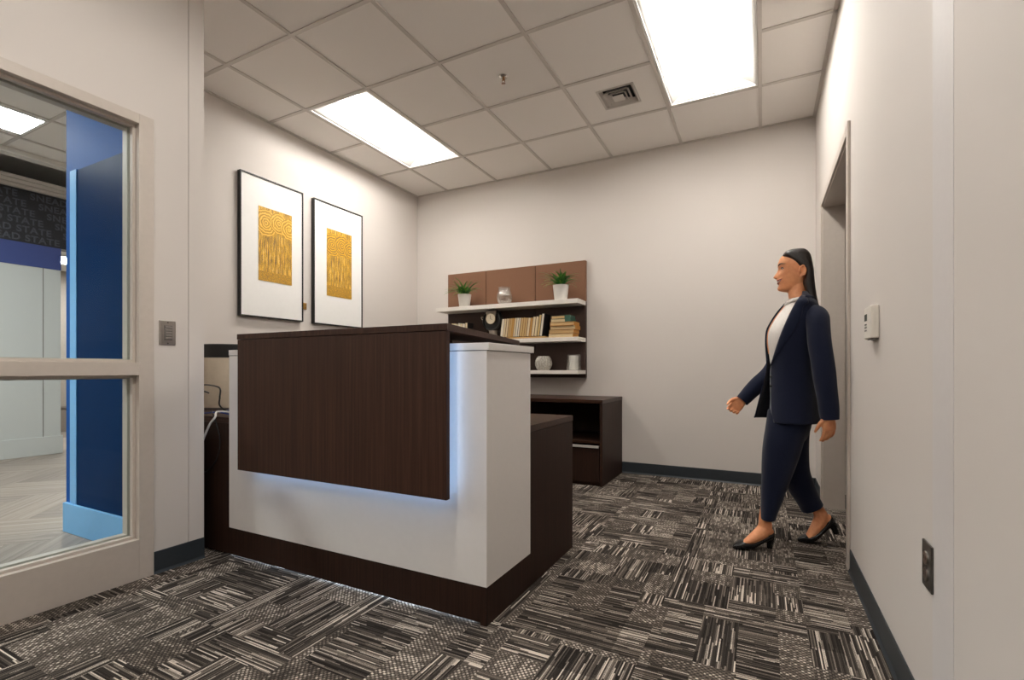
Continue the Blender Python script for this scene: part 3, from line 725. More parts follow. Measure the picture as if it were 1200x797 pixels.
def book(x, y0, z, th, hgt, dep, lean, cov, pap, label, group):
    """upright book, fore-edge towards the room, leaning along +x by angle"""
    t = thing('book', (x+th/2, y0+dep/2, z), label, 'book', group)
    def part(a, b, c, d, e, f, name, mat):
        m = MB().box(a, b, c, d, e, f)
        for p in m.v:
            dx, dz = p.x, p.z; p.x = x+dx*math.cos(lean)+dz*math.sin(lean); p.z = z+.0005+dz*math.cos(lean)-dx*math.sin(lean)+th*math.sin(lean)
        m.build(name, mat, t)
    cvt = .0022
    part(0, cvt, y0, y0+dep, 0, hgt, 'cover', cov); part(th-cvt, th, y0, y0+dep, 0, hgt, 'cover', cov)
    part(cvt, th-cvt, y0+dep-.003, y0+dep, 0, hgt, 'spine', cov); part(cvt, th-cvt, y0+.003, y0+dep-.003, .003, hgt-.003, 'pages', pap)
lean = math.radians(7.5)
flat = thing('flat_book', (-2.05, 4.27, S2), 'flat ochre book lying under the leaning row of books', 'book')
FX0, FX1 = -2.285, -1.800
for z0, z1, nm, mt in ((0, .003, 'cover', COV['ochre']), (.003, .013, 'pages', PAPH['tan']), (.013, .016, 'cover', COV['ochre'])):
    bx(FX0, FX1, SYF+.012, 4.34, S2+z0, S2+z1).build(nm, mt, flat)
row = [('white', 'cream', 26, .188), ('cream', 'brown', 24, .190), ('cream', 'brown', 24, .192), ('tan', 'brown', 20, .192), ('tan', 'ochre', 18, .192), ('amber', 'ochre', 24, .192), ('cream', 'grey', 22, .194), ('white', 'grey', 22, .194),
       ('white', 'black', 20, .194), ('tan', 'brown', 28, .192), ('tan', 'ochre', 22, .192), ('tan', 'brown', 24, .190), ('cream', 'brown', 28, .188), ('amber', 'ochre', 22, .186), ('cream', 'black', 30, .196), ('cream', 'brown', 28, .198), ('tan', 'green', 28, .212), ('white', 'black', 26, .222)]
tot = sum(r[2] for r in row)/1000; x = FX0+.006; room = (FX1-.006-.028)-x; k_ = room/(tot/math.cos(lean))
for i, (pa, co_, th, hg) in enumerate(row):
    t_ = th/1000*k_; w_ = t_/math.cos(lean)
    book(x, SYF+.016, S2+.0165, t_*.985, hg*.955, .145, lean, COV[co_], PAP[pa], f'{co_} covered book with {pa} page edges, {ORD[i]} from the black clock', 'leaning row of books on the middle shelf')
    x += w_
# lying stack beside the row
zz = S2+.0002
for i, (x0, x1, th, cov, lab) in enumerate(((-1.772, -1.530, .037, 'cream', 'large cream book at the bottom of the lying stack'), (-1.770, -1.524, .036, 'brown', 'large brown book second from the bottom of the lying stack'),
        (-1.760, -1.512, .035, 'ochre', 'large tan book third from the bottom of the lying stack'), (-1.758, -1.520, .034, 'cream', 'large pale book fourth from the bottom of the lying stack'),
        (-1.752, -1.556, .030, 'green', 'small green book fifth from the bottom of the lying stack'), (-1.748, -1.562, .031, 'green', 'small green book on top of the lying stack'))):
    t = thing('stacked_book', ((x0+x1)/2, 4.25, zz), lab, 'book', 'lying stack of books on the middle shelf'); y0, y1 = SYF+.02+.006*(i % 3), SYF+.17
    cv = COV[cov] if cov != 'cream' else COV['ochre']
    bx(x0, x1, y0, y1, zz, zz+.0025).build('cover', cv, t); bx(x0, x1, y0, y1, zz+th-.0027, zz+th-.0002).build('cover', cv, t)
    bx(x1-.003, x1, y0, y1, zz+.0025, zz+th-.0027).build('spine', cv if i > 3 else COV['ochre'], t)
    pe = x1-.003 if i < 4 else x1-.055
    bx(x0+.004, pe, y0+.004, y1-.004, zz+.0025, zz+th-.0027).build('pages', PAPH['tan' if i % 2 else 'cream'], t)
    if i > 3: bx(pe, x1-.003, y0, y1-.004, zz+.0025, zz+th-.0027).build('spine_wrap', cv, t)
    zz += th
# short row of small books by the left end of the middle shelf
small = ['red', 'brown', 'cream', 'ochre', 'cream', 'grey', 'grey', 'cream', 'brown', 'black']
x = -2.945
for i, co_ in enumerate(small):
    t_ = .024 if i in (4, 5, 6) else .030
    book(x, SYF+.03, S2, t_*.97, .176 if i % 3 else .182, .11, 0, COV[co_], PAP['cream' if i % 2 else 'white'], f'small {co_} book, {ORD[i]} from the free end of the short upright row', 'short upright row of books on the middle shelf')
    x += t_

# ------------------------------------------------------------------ pictures
MATB = plain('picture_mat', (244, 243, 240), .7, var=.01)
def picture(y0, y1, z0, z1, a, seed, label):
    t = thing('framed_picture', (XL, (y0+y1)/2, z0), label, 'picture', 'gold pictures on the left wall')
    fw, dp = .009, .036
    MB().box(XL+.001, XL+dp, y0, y0+fw, z0, z1).box(XL+.001, XL+dp, y1-fw, y1, z0, z1).box(XL+.001, XL+dp, y0+fw, y1-fw, z0, z0+fw).box(XL+.001, XL+dp, y0+fw, y1-fw, z1-fw, z1).build('frame', BLACK, t, .001)
    bx(XL+.001, XL+.028, y0+fw, y1-fw, z0+fw, z1-fw).build('mat_board', MATB, t)
    bx(XL+.028, XL+.031, *a).build('print', art_mat('gold_print_%d' % seed, seed), t)
picture(2.302, 2.862, 1.346, 2.432, (2.454, 2.752, 1.634, 2.208), 0, 'black framed gold abstract print with bright yellow swirls and a pale speckled foot')
picture(2.972, 3.548, 1.342, 2.432, (3.116, 3.410, 1.604, 2.206), 1, 'black framed gold abstract print with greyer swirls, the one closer to the shelves')
pl = thing('brass_plaque', (XL, 2.904, 1.456), 'tiny brass plaque on the wall between the two pictures', 'plaque')
bx(XL, XL+.006, 2.888, 2.921, 1.456, 1.512).build('plate', plain('brass', (190, 150, 80), .3, .9), pl, .001)
for z in (1.472, 1.486, 1.498): bx(XL+.006, XL+.0066, 2.893, 2.916, z, z+.004).build('engraved_line', plain('engraving', (96, 70, 36), .5), pl)

# ------------------------------------------------------------------ thermostat and outlet on the right wall
th = thing('thermostat', (XR, 2.18, 1.05), 'white wall thermostat with a small grey screen beside the doorway', 'thermostat')
bx(XR-.026, XR, 2.115, 2.235, 1.052, 1.168).build('housing', IVORY, th, .004)
bx(XR-.0275, XR-.026, 2.180, 2.222, 1.118, 1.142).build('screen', plain('lcd', (92, 96, 88), .25), th)
for i in range(2):
    for j in range(3): bx(XR-.0275, XR-.026, 2.186+i*.022, 2.198+i*.022, 1.080+j*.011, 1.085+j*.011).build('button', GRAYP, th)
bx(XR-.018, XR, 2.13, 2.22, 1.047, 1.052).build('back_plate', GRAYP, th)
ou = thing('wall_outlet', (XR, 1.538, .398), 'grey metal duplex power outlet low on the wall by the pale strip', 'outlet')
bx(XR-.006, XR-.0009, 1.500, 1.576, .398, .512).build('plate', DGRAY, ou, .002)
for z in (.434, .474):
    s_ = MB().tube([(XR-.006, 1.538, z), (XR-.0095, 1.538, z)], .0165, 24).build('socket', STEEL, ou)
    for y in (1.532, 1.544): bx(XR-.0099, XR-.0094, y-.001, y+.001, z-.003, z+.006).build('slot', BLACK, s_)

# ------------------------------------------------------------------ the walking person
YP = 2.97
def W(u, v, Y=YP): return px(u, v, Y=Y)
def interp(tab, x):
    """smooth (cubic Hermite) interpolation of [(x, y...)]"""
    tab = sorted(tab); n = len(tab)
    if x <= tab[0][0]: return tab[0][1:]
    if x >= tab[-1][0]: return tab[-1][1:]
    for i in range(n-1):
        if tab[i][0] <= x <= tab[i+1][0]: break
    h_ = tab[i+1][0]-tab[i][0]; t = (x-tab[i][0])/h_; out = []
    for c in range(1, len(tab[0])):
        def sl(k):
            if k == 0: return (tab[1][c]-tab[0][c])/(tab[1][0]-tab[0][0])
            if k == n-1: return (tab[-1][c]-tab[-2][c])/(tab[-1][0]-tab[-2][0])
            return (tab[k+1][c]-tab[k-1][c])/(tab[k+1][0]-tab[k-1][0])
        m0, m1 = sl(i)*h_, sl(i+1)*h_; a, b = tab[i][c], tab[i+1][c]
        out.append((2*t**3-3*t*t+1)*a+(t**3-2*t*t+t)*m0+(-2*t**3+3*t*t)*b+(t**3-t*t)*m1)
    return tuple(out)
def sgnpow(x, p): return math.copysign(abs(x)**p, x)

def skin_mat():
    k = N('skin'); k.set(Roughness=.48); k.b.inputs['Subsurface Weight'].default_value = .12
    k.b.inputs['Subsurface Radius'].default_value = (.02, .008, .004); k.b.inputs['Subsurface Scale'].default_value = .4
    f = k.noise(k.coord(), 60, 3); k.col(k.ramp(f, [(.3, lin((220, 148, 102))), (.7, lin((232, 162, 116)))])); return k.m
SKIN = skin_mat()
def cloth(name, c, sc=900, rough=.85):
    k = N(name); k.set(Roughness=rough); k.b.inputs['Specular IOR Level'].default_value = .2; k.b.inputs['Sheen Weight'].default_value = .15
    co = k.coord(); f = k.noise(co, sc, 2); g = k.noise(co, 14, 3); a = lin(c)
    k.col(k.ramp(f, [(.3, tuple(v*.75 for v in a[:3])+(1,)), (.7, tuple(v*1.15 for v in a[:3])+(1,))])); k.bump(k.math('ADD', k.math('MULTIPLY', f, .15), g), .25, .012); return k.m
NAVY = cloth('navy_suiting', (17, 24, 47)); BLOUSE = cloth('white_blouse', (232, 226, 220), 500, .7)
def hair_mat():
    k = N('dark_hair'); k.set(Roughness=.4); co = k.coord(scale=(160, 160, 5)); f = k.noise(co, 1, 4, .7)
    k.col(k.ramp(f, [(.3, lin((14, 10, 9))), (.6, lin((30, 22, 18))), (.8, lin((58, 42, 34)))])); k.bump(f, .5, .004); return k.m
HAIR = hair_mat()
SHOE = plain('black_patent', (12, 12, 14), .22, var=.1)
LIP = plain('lip', (168, 84, 76), .4); TEETH = plain('tooth', (214, 204, 194), .35, var=.02); EYEW = plain('eye_white', (186, 176, 168), .3, var=.02); IRIS = plain('iris', (38, 26, 20), .2)

person = thing('person', (W(925, 640).x, YP, 0), 'person in a navy suit and black heels walking past the doorway', 'person')

# head: rings of a parametrised face
FRONT = [(294.2, 931), (295, 927), (297, 920.5), (301, 914.8), (306, 912.2), (310.5, 911.3), (313.5, 912.2), (318, 912.6), (323, 912.4), (326, 912.3), (327.8, 910.8), (329.6, 911.9), (331.2, 911.0), (333, 912.9), (335, 912.0), (337.5, 911.0), (339.6, 912.0), (341, 915.5), (342.3, 922)]
BACK = [(294.2, 937), (295, 940), (299, 945.5), (305, 949), (315, 950), (325, 948), (335, 943), (342.3, 937)]
WID = [(294.2, .010), (295, .028), (297, .046), (301, .061), (306, .069), (312, .071), (318, .069), (324, .063), (330, .056), (335, .047), (338.5, .038), (341, .028), (342.3, .020)]
NOSE = [(311, 0), (313.5, .002), (316, .0055), (319, .0125), (322, .0215), (323.8, .026), (325, .0225), (326.6, .006), (328, 0)]
zrow = lambda v: W(928, v).z
def headpt(v, ph, off=0.0):
    uf = interp(FRONT, v)[0]
    if v > 320:                      # the lips and chin fold fade out towards the cheeks
        pa = ph if ph < math.pi else ph-2*math.pi; sm = sum(interp(FRONT, min(v+d, 341))[0] for d in (-5, -3, -1, 1, 3, 5))/6 if v < 337 else uf
        if v < 337: kk = math.exp(-(pa/.62)**4); uf = uf*kk+sm*(1-kk)
    xf = W(uf, v).x; xb = W(interp(BACK, v)[0], v).x; wd = interp(WID, v)[0]
    xc = xf+(xb-xf)*.52; c, s_ = math.cos(ph), math.sin(ph)
    a = (xc-xf) if c > 0 else (xb-xc)
    pe = .92+.36*max(0, min(1, (v-308)/14)) if c > 0 else .88
    x = xc-(a+off)*sgnpow(c, pe); y = (wd+off)*sgnpow(s_, .88)
    if c > 0:
        nz = interp(NOSE, v)[0] if 311 < v < 328 else 0
        wn = .0075+.006*max(0, min(1, (v-314)/10)); x -= nz*math.exp(-(y/wn)**2)
        for sy in (-1, 1):
            x += .0075*math.exp(-((y-sy*.030)/.013)**2-((v-315.3)/2.3)**2)       # eye sockets
            x -= .004*math.exp(-((y-sy*.036)/.018)**2-((v-321.5)/3.0)**2)        # cheeks
        x += .003*math.exp(-((abs(y)-.024)/.006)**2-((v-329)/1.6)**2)            # mouth corners
    return Vector((x, YP+y, zrow(v)))
def head_mesh(m, nv=70, na=80):
    rows = [294.2+(342.3-294.2)*(i/(nv-1)) for i in range(nv)]
    m.rings([[headpt(v, 2*math.pi*k/na) for k in range(na)] for v in rows])
body = MB(); head_mesh(body)
# neck and torso core
def vloft(m, tab, n=40, rows=None, ex=.9):
    """closed loft: rows of (v, u_front, u_back, half width, Y centre)"""
    tab = sorted(tab); lo, hi = tab[0][0], tab[-1][0]; rows = rows or 24; rs = []
    for i in range(rows):
        v = lo+(hi-lo)*i/(rows-1); uf, ub, wd, yc = interp(tab, v); A, B = W(uf, v, yc), W(ub, v, yc); c0 = (A+B)/2; a = (B-A).length/2
        z = W((uf+ub)/2, v, yc).z
        rs.append([Vector((c0.x-a*sgnpow(math.cos(2*math.pi*k/n), ex), yc+wd*sgnpow(math.sin(2*math.pi*k/n), ex), z)) for k in range(n)])
    m.rings(rs)
vloft(body, [(334, 924, 945, .045, YP), (345, 923.5, 946.5, .049, YP), (354, 925, 950, .054, YP), (362, 921, 954, .075, YP), (372, 912, 956, .13, YP), (390, 905, 956, .14, YP), (430, 908, 950, .105, YP), (470, 908, 948, .12, YP), (505, 912, 940, .10, YP)], rows=40)
# ears
for sy in (-1, 1):
    e = W(939, 320.8); c0 = Vector((e.x, YP+sy*.074, e.z))
    body.tube([c0+Vector((.013*math.cos(a)+.002, sy*(.004-.003*math.cos(a)), .026*math.sin(a)+.003)) for a in [math.radians(q) for q in range(-70, 215, 15)]], .0048, 8)
    body.ball(c0+Vector((.001, -sy*.004, 0)), (.013, .006, .024), 14, 10); body.ball(c0+Vector((-.004, 0, -.024)), (.007, .005, .009), 10, 8)
# arms under the sleeves
NS, NE, NW_ = W(957, 376, 2.815), W(964, 428, 2.78), W(971.5, 486, 2.785)
FS, FE, FW_ = W(938, 378, 3.12), W(907, 432, 3.17), W(871.5, 467.5, 3.12)
body.tube([NS, NE, NW_], [.026, .030, .024], 16); body.tube([FS, FE, FW_], [.042, .034, .024], 16)
def hand(m, wr, f, nrm, tdir, curl, sc=.9):
    f = f.normalized(); tdir = (tdir-f*tdir.dot(f)).normalized(); nrm = (nrm-f*nrm.dot(f)-tdir*nrm.dot(tdir)).normalized()
    rs = []
    for q, hw, ht in ((-.02, .023, .018), (0, .024, .017), (.02, .031, .016), (.05, .039, .015), (.078, .040, .013), (.088, .036, .010)):
        c0 = wr+f*q*sc; rs.append([c0+tdir*hw*sc*sgnpow(math.cos(2*math.pi*k/20), .75)+nrm*ht*sc*sgnpow(math.sin(2*math.pi*k/20), .75) for k in range(20)])
    m.rings(rs)
    for k, (o_, L, cu_) in enumerate(((.029, .070, curl*.85), (.0098, .079, curl), (-.0098, .073, curl*1.08), (-.029, .056, curl*1.15))):
        p = wr+f*.078*sc+tdir*o_*sc; d = (f+tdir*o_*1.5).normalized(); pts = [p]; a = 0
        for seg in (.45, .30, .25):
            a += cu_*(.7 if seg == .45 else 1.0); p = p+(d*math.cos(a)+nrm*math.sin(a))*L*seg*sc; pts.append(p)
        m.tube(pts, [.0092*sc, .0088*sc, .0080*sc, .0062*sc], 10); m.ball(pts[-1], .0064*sc, 8, 6)
    p = wr+f*.022*sc+tdir*.026*sc; pts = [p]; d1 = (f*.72+tdir*.62+nrm*.25).normalized(); pts.append(p+d1*.034*sc)
    d2 = (f*.9+tdir*.18+nrm*.45).normalized(); pts.append(pts[-1]+d2*.030*sc); d3 = (f*.85+nrm*.6).normalized(); pts.append(pts[-1]+d3*.024*sc)
    m.tube(pts, [.0135*sc, .0112*sc, .0095*sc, .007*sc], 10); m.ball(pts[-1], .0072*sc, 8, 6)
hand(body, NW_, Vector((.01, .04, -1)), Vector((-.62, .8, 0)), Vector((-.8, -.62, 0)), .30)
hand(body, FW_, Vector((-.66, -.1, -.72)), Vector((.35, -1, -.3)), Vector((-.6, -.15, .55)), .85)
# legs and feet
FOOTL = .222
def footxf(toe, heel_dir, pitch):
    hd = Vector((heel_dir[0], heel_dir[1], 0)).normalized(); lat = Vector((-hd.y, hd.x, 0)); sb = .062
    def f(s_, l_, z_):
        ds = s_-sb
        if ds > 0: s2 = sb+ds*math.cos(pitch)-z_*math.sin(pitch); z2 = z_*math.cos(pitch)+ds*math.sin(pitch)
        else: s2, z2 = s_, z_
        return Vector((toe[0], toe[1], 0))+hd*s2+lat*l_+Vector((0, 0, z2+.0015))
    return f
NF = footxf((-.139, 2.800), (.85, .52), 0.0); RF = footxf((.168, 3.085), (1, .16), math.radians(27))
def leg(m, hip, knee, F):
    ank = F(.176, 0, .150)
    m.tube([hip, knee.lerp(hip, .5), knee, knee.lerp(ank, .35), ank, F(.178, 0, .115)], [.062, .058, .045, .042, .031, .032], 18)
    m.tube([F(.178, 0, .135), F(.176, 0, .105), F(.158, 0, .082), F(.128, 0, .062), F(.098, 0, .044), F(.066, 0, .028), F(.035, 0, .020)], [.031, .036, .036, .031, .025, .017, .010], 16, r2=[.030, .032, .031, .032, .035, .034, .022])
    m.ball(F(.196, 0, .080), (.027, .026, .030), 14, 10)
leg(body, W(925, 500, 2.92), W(909, 556, 2.90), NF); leg(body, W(932, 500, 3.03), W(931, 552, 3.05), RF)
def remesh(mb, voxel, smooth=4):
    o = bpy.data.objects.new('tmp', mb.mesh('tmp', Vector((0, 0, 0)))); C.objects.link(o)
    r = o.modifiers.new('r', 'REMESH'); r.mode = 'VOXEL'; r.voxel_size = voxel; r.use_smooth_shade = True
    if smooth:
        sm = o.modifiers.new('s', 'SMOOTH'); sm.factor = .5; sm.iterations = smooth
    bpy.context.view_layer.update()
    me = bpy.data.meshes.new_from_object(o.evaluated_get(bpy.context.evaluated_depsgraph_get()))
    bpy.data.objects.remove(o); return me
def mesh_part(me, name, mat, parent):
    o = bpy.data.objects.new(name, me); C.objects.link(o); me.name = name
    base = wloc(parent); me.transform(Matrix.Translation(-base)); o.parent = parent
    me.materials.clear(); me.materials.append(mat)
    for p in me.polygons: p.use_smooth = True
    return o
mesh_part(remesh(body, .0032, 3), 'body', SKIN, person)
# face details
def patch(m, v0, v1, p0, p1, off, nv=6, na=18, bend0=0, bend1=0):
    """strip of the face; bend lifts its upper / lower edge towards the mouth corners"""
    rs = []
    for i in range(nv+1):
        row = []
        for k in range(na+1):
            t = -1+2*k/na; ph = (p0+p1)/2+(p1-p0)/2*t; a = v0-bend0*t*t; b = v1-bend1*t*t; row.append(headpt(a+(b-a)*i/nv, ph, off))
        rs.append(row)
    m.rings(rs, cap=False, closed=False)
m = MB(); patch(m, 327.4, 329.0, -.66, .66, .0014, bend0=.2, bend1=1.4); patch(m, 331.0, 332.9, -.60, .60, .0014, bend0=3.2, bend1=4.6); m.build('lips', LIP, person, solid=.001)
m = MB(); patch(m, 328.9, 331.1, -.60, .60, .0006, bend0=1.3, bend1=3.2); m.build('teeth', TEETH, person, solid=.0006)
for sy in (-1, 1):
    e = headpt(315.2, sy*.56); ey = MB().ball(e+Vector((.0046, -sy*.0015, 0)), (.0080, .0100, .0048), 16, 10).build('eye', EYEW, person)
    MB().ball(e+Vector((-.0014, -sy*.0040, 0)), (.0036, .0050, .0050), 12, 8).build('iris', IRIS, ey)
    MB().tube([headpt(314.9-1.0*math.sin(k/7*math.pi)+.12*k, sy*(.34+.062*k), .0016) for k in range(8)], [.0008, .0019, .0024, .0026, .0024, .0022, .0018, .0010], 6).build('eyelash', HAIR, person)
    MB().tube([headpt(311.7-2.0*math.sin(min(1, k/6)*math.pi*.62)+.28*max(0, k-4), sy*(.24+.095*k), .0012) for k in range(9)], [.0014, .0028, .0034, .0034, .0032, .0028, .0022, .0015, .0006], 6).build('eyebrow', HAIR, person)
    MB().ball(headpt(325.6, sy*.075)+Vector((.0015, 0, 0)), (.0042, .0026, .0022), 10, 6).build('nostril', IRIS, person)
# hair
hr = MB(); HT = [(292.8, 930, 939, .014), (293.6, 925.5, 942.5, .040), (295.5, 920.5, 945.5, .058), (298, 917.8, 948, .069), (301, 917.2, 949.8, .075), (305, 923, 951, .0785), (310, 929.5, 952, .080), (315, 934.5, 952.8, .0795), (319, 941.5, 953.3, .0790), (326, 942.8, 953.8, .079), (333, 940.5, 954.6, .079), (342, 943, 955.6, .080), (350, 945.5, 956.8, .082), (358, 949, 958.5, .078), (364, 952, 960, .068)]
n = 64; rs = []
for i in range(80):
    v = 292.8+(364-292.8)*i/79; uf, ub, wd = interp(HT, v); A, B = W(uf, v), W(ub, v); xc = A.x+(B.x-A.x)*.35; z = zrow(v)
    ring = []
    for k in range(n):
        ph = 2*math.pi*k/n; c, s_ = math.cos(ph), math.sin(ph)
        x = xc-((xc-A.x)*sgnpow(c, .6) if c > 0 else (B.x-xc)*sgnpow(c, .8)); y = wd*sgnpow(s_, .62)
        g = .0011*math.sin(k*2.7+3*math.sin(k))*min(1, (v-292)/12); ring.append(Vector((x+g, YP+y*(1+g*4), z)))
    rs.append(ring)
hr.rings(rs); mesh_part(remesh(hr, .003, 2), 'hair', HAIR, person)

# trousers
tr = MB()
vloft(tr, [(462, 903, 953, .150, YP), (485, 901, 953, .160, YP), (500, 900.5, 950, .158, YP), (512, 901, 945, .140, YP), (520, 905, 938, .10, YP)])
vloft(tr, [(480, 900, 949, .085, 2.905), (498, 897.5, 948, .092, 2.90), (515, 894.5, 942.5, .088, 2.895), (531, 893, 938, .080, 2.893), (550, 892.5, 930.5, .072, 2.892), (566, 892.5, 924.5, .066, 2.891), (585, 892, 917.5, .062, 2.890), (600, 891.5, 912, .060, 2.890), (608.5, 891.5, 909.5, .060, 2.890)], rows=36)
P = [W(930, 485, 3.035), W(929, 505, 3.04), W(929, 530, 3.045), W(932, 552, 3.055), W(939, 571, 3.07), W(947, 586, 3.085), W(952, 595.5, 3.095)]
tr.tube(bez(P, 5), None or [.088+(0.057-.088)*min(1, i/26) for i in range(31)], 32, r2=[.086+(.056-.086)*min(1, i/26) for i in range(31)])
tro = mesh_part(remesh(tr, .005, 5), 'trousers', NAVY, person)
def wrinkle(me, amp, sc, seed=0):
    ns = [v.normal.copy() for v in me.vertices]
    for v, nn in zip(me.vertices, ns): v.co += nn*amp*noise.noise(Vector((v.co.x*sc, v.co.y*sc, v.co.z*sc*.45+seed)))
wrinkle(tro.data, .0035, 16)
# blouse
bl = MB()
vloft(bl, [(353, 923.5, 948, .056, YP), (358, 919.8, 951, .07, YP), (366, 913, 955, .10, YP), (376, 906.5, 958, .135, YP), (387, 900.8, 959, .150, YP), (399, 899.6, 958, .150, YP), (415, 901.5, 955, .140, YP), (435, 904, 953, .135, YP), (470, 905, 953, .14, YP)], rows=40)
blo = bl.build('blouse', BLOUSE, person); wrinkle(blo.data, .004, 22, 3)
def bsurf(u, v, Yo, dx=-.002): p = W(u, v, YP+Yo); p.x += dx; return p
# shirt collar leaves and open placket
m = MB(); rs = []
for k in range(25):
    ph = -2.6+5.2*k/24; c, s_ = math.cos(ph), math.sin(ph); A, B = W(921.8, 355), W(949.5, 350); xc = (A.x+B.x)/2; a = (B.x-A.x)/2
    drop = .010+.020*max(0, c)**2; zt = zrow(351.5-2.5*(1-c)/2); rs.append([Vector((xc-a*c*.97, YP+.055*s_, zt)), Vector((xc-a*c*1.07-.004*max(0, c), YP+.062*s_, zt-drop*.5)), Vector((xc-a*c*1.10-.010*max(0, c), YP+.068*s_, zt-drop-.006))])
m.rings(rs, cap=False, closed=False).build('shirt_collar', BLOUSE, blo, solid=.002)
m = MB(); pts = [(922.3, 354.5), (918.9, 360), (912.5, 368), (906.2, 377), (901.2, 387), (899.6, 399), (901.2, 415)]
rs = []
q = bez([(a, b, 0) for a, b in pts], 4)
for i, p in enumerate(q):
    hw = .012*(1-i/len(q))+.0022; P0 = W(p.x, p.y)
    rs.append([P0+Vector((-.0035+.004*abs(t)**2, t*hw-.016, 0)) for t in (-1, -.5, 0, .5, 1)])
m.rings(rs, cap=False, closed=False).build('open_neckline', SKIN, blo, solid=.001)

# jacket: open sheet wrapped round the torso
JT = [(346.5, 931, 950, .062), (350, 926, 952, .100), (354, 921, 955, .142), (358, 917, 957.5, .160), (364, 911.5, 960, .164), (374, 904.5, 962.5, .172), (385, 898.8, 963.5, .174), (399, 897.3, 962.5, .172), (420, 898.5, 959, .163), (436, 899, 957, .160), (460, 898, 958, .168), (480, 897, 959, .176), (493.5, 896.5, 960.5, .182)]
NEAR = [(346.5, 942), (351, 938.5), (361, 931.7), (378, 922.7), (399, 913.7), (428, 904.5), (437, 903), (460, 903), (485, 904), (493.5, 907)]
def jpt(v, ph, off=0.0):
    uf, ub, wd = interp(JT, v); A, B = W(uf, v), W(ub, v); xc = A.x+(B.x-A.x)*.5; c, s_ = math.cos(ph), math.sin(ph); a = (B.x-A.x)/2+off
    p = Vector((xc-a*sgnpow(c, .9), YP-(wd+off)*sgnpow(s_, .9), zrow(v)))
    return p
def near_ph(v):
    ue = interp(NEAR, v)[0]; lo, hi = 0.02, math.pi*.9
    for _ in range(28):
        mid = (lo+hi)/2; p = jpt(v, mid); s, c = math.sin(TH), math.cos(TH)
        u_ = 600+FPX*(p.x*c+p.y*s)/(-p.x*s+p.y*c)
        if u_ < ue: lo = mid
        else: hi = mid
    return (lo+hi)/2
na = 72; rs = []
rows_j = [346.5+(493.5-346.5)*i/63 for i in range(64)]
for v in rows_j:
    p0 = near_ph(v); far = .20 if v < 428 else .20-.24*min(1, (v-428)/14); p1 = 2*math.pi-far; ring = []
    for k in range(na+1):
        ph = p0+(p1-p0)*k/na; p = jpt(v, ph)
        fl = max(0, (v-424)/69.5); near_far = max(0, 1-(2*math.pi-far-ph)/1.0)          # far front panel swings open
        p.x -= .052*fl*near_far**1.3; p.y -= .01*fl*near_far
        if v > 486: p.z += .012*near_far*(v-486)/7.5
        nn = noise.noise(Vector((p.x*9, p.y*9, p.z*7))); p += Vector((nn*.003, nn*.003, 0)); ring.append(p)
    rs.append(ring)
jk = MB().rings(rs, cap=False, closed=False).build('jacket', NAVY, person, solid=.004)
# lapel and collar lying on the jacket
LW = [(350, .30), (356, .50), (360, .58), (363, .40), (372, .42), (388, .40), (405, .30), (420, .14), (429, .03)]
rs = []
for i in range(40):
    v = 350+(429-350)*i/39; p0 = near_ph(v)-.01; wd = interp(LW, v)[0]
    rs.append([jpt(v, p0+wd*t, .0045+.004*math.sin(t*math.pi)) for t in (0, .15, .4, .7, .9, 1.0)])
MB().rings(rs, cap=False, closed=False).build('lapel', NAVY, jk, solid=.003)
rs = []
for i in range(28):
    v = 352+(429-352)*i/27; far = 2*math.pi-.20
    rs.append([jpt(v, far-interp(LW, v)[0]*t*.8, .0045) for t in (0, .3, .7, 1.0)])
MB().rings(rs, cap=False, closed=False).build('lapel', NAVY, jk, solid=.003)
rs = []
for k in range(40):
    p0 = near_ph(350); ph = p0+(2*math.pi-.55-p0)*k/39
    rs.append([jpt(345.5, ph, -.006)+Vector((0, 0, .006)), jpt(346.0, ph, .004)+Vector((0, 0, .008)), jpt(349, ph, .0065), jpt(353, ph, .007)])
MB().rings(rs, cap=False, closed=False).build('collar', NAVY, jk, solid=.003)
bp = jpt(441, near_ph(441)+.10, .004); MB().ball(bp, (.006, .004, .007), 14, 8).build('button', BLACK, jk)
bp = jpt(452, near_ph(452)+.10, .004); MB().ball(bp, (.006, .004, .007), 14, 8).build('button', BLACK, jk)
a0, a1 = near_ph(379)+.72, near_ph(379)+1.02
MB().rings([[jpt(379.5-.8*q, a0+(a1-a0)*q, .004), jpt(381-.8*q, a0+(a1-a0)*q, .005), jpt(381.6-.8*q, a0+(a1-a0)*q, .003)] for q in (0, .25, .5, .75, 1)], cap=False, closed=False).build('pocket_welt', NAVY, jk, solid=.002)
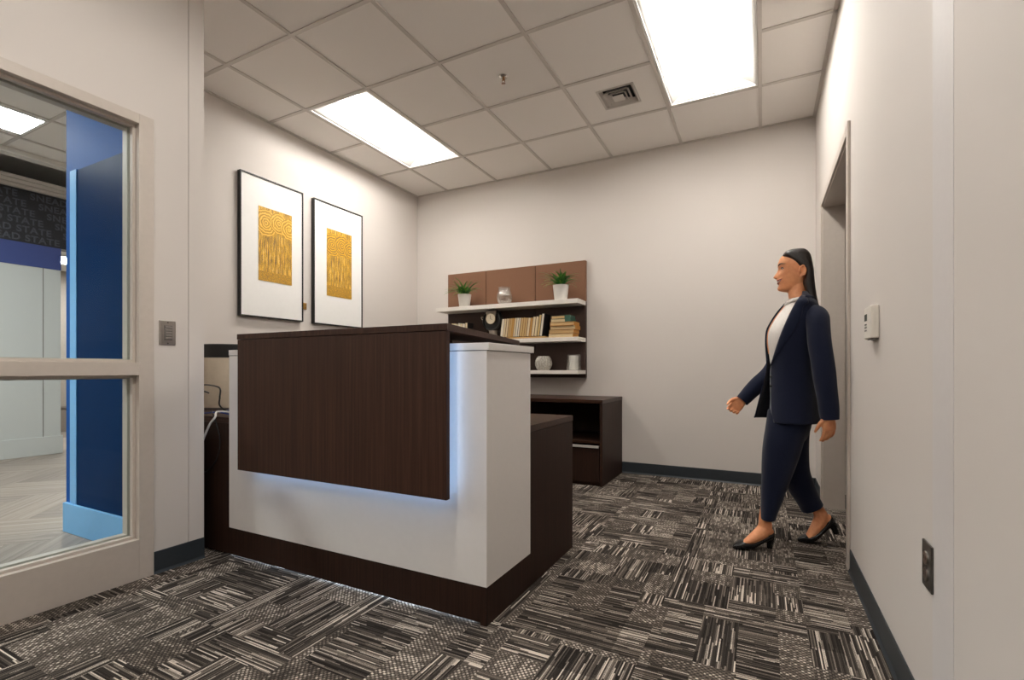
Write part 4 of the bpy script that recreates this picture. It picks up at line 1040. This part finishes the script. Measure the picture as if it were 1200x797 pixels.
def sleeve(pts, rr, qq, seed):
    P = bez(pts, 8); n_ = len(P); R_ = [interp(rr, i/(n_-1))[0] for i in range(n_)]; Q_ = [interp(qq, i/(n_-1))[0] for i in range(n_)]
    m = MB(); m.tube(P, R_, 36, cap=False, r2=Q_)
    o = m.build('sleeve', NAVY, jk)
    wrinkle(o.data, .005, 17, seed); return o
sleeve([W(946, 364, 2.955), W(950, 366, 2.895), W(955.5, 370.5, 2.838), W(958.5, 385, 2.803), W(964.3, 428, 2.780), W(969.5, 465, 2.782), W(972.5, 491.5, 2.785)], [(0, .040), (.16, .046), (.33, .054), (.5, .052), (.7, .048), (1, .0395)], [(0, .035), (.16, .042), (.33, .050), (.5, .050), (.7, .046), (1, .038)], 1)
sleeve([W(941, 366, 2.985), W(941, 366, 3.05), W(938, 371, 3.108), W(930, 387, 3.14), W(908, 430, 3.168), W(888, 451, 3.145), W(869.5, 470, 3.12)], [(0, .036), (.33, .052), (.6, .052), (.8, .046), (1, .037)], [(0, .032), (.33, .048), (.7, .047), (1, .036)], 5)
# shoes
def shoe(F, name):
    m = MB(); prof = [(0, .005, .012, .004), (.006, .0015, .020, .011), (.018, .001, .030, .020), (.036, .001, .041, .030), (.058, .001, .046, .037), (.075, .002, .043, .0385), (.10, .006, .040, .037), (.13, .018, .049, .033), (.16, .032, .063, .031), (.19, .043, .082, .032), (.21, .047, .096, .027), (.220, .050, .099, .017), (.2235, .056, .094, .006)]
    rs = []
    for s_, zb, zt, wd in prof:
        zc, zh = (zb+zt)/2, (zt-zb)/2; rs.append([F(s_, wd*sgnpow(math.cos(2*math.pi*k/28), .8), zc+zh*sgnpow(math.sin(2*math.pi*k/28), .7)) for k in range(28)])
    o = m.rings(rs).build(name, SHOE, person, sub=1)
    h_ = MB(); h_.rings([[F(.204+a*math.cos(2*math.pi*k/16)-dx, b*math.sin(2*math.pi*k/16), z) for k in range(16)] for z, a, b, dx in ((.0, .0145, .014, .003), (.02, .0155, .015, .002), (.040, .019, .020, .0), (.055, .019, .023, 0))])
    h_.build('heel', SHOE, o)
shoe(NF, 'shoe'); shoe(RF, 'shoe')
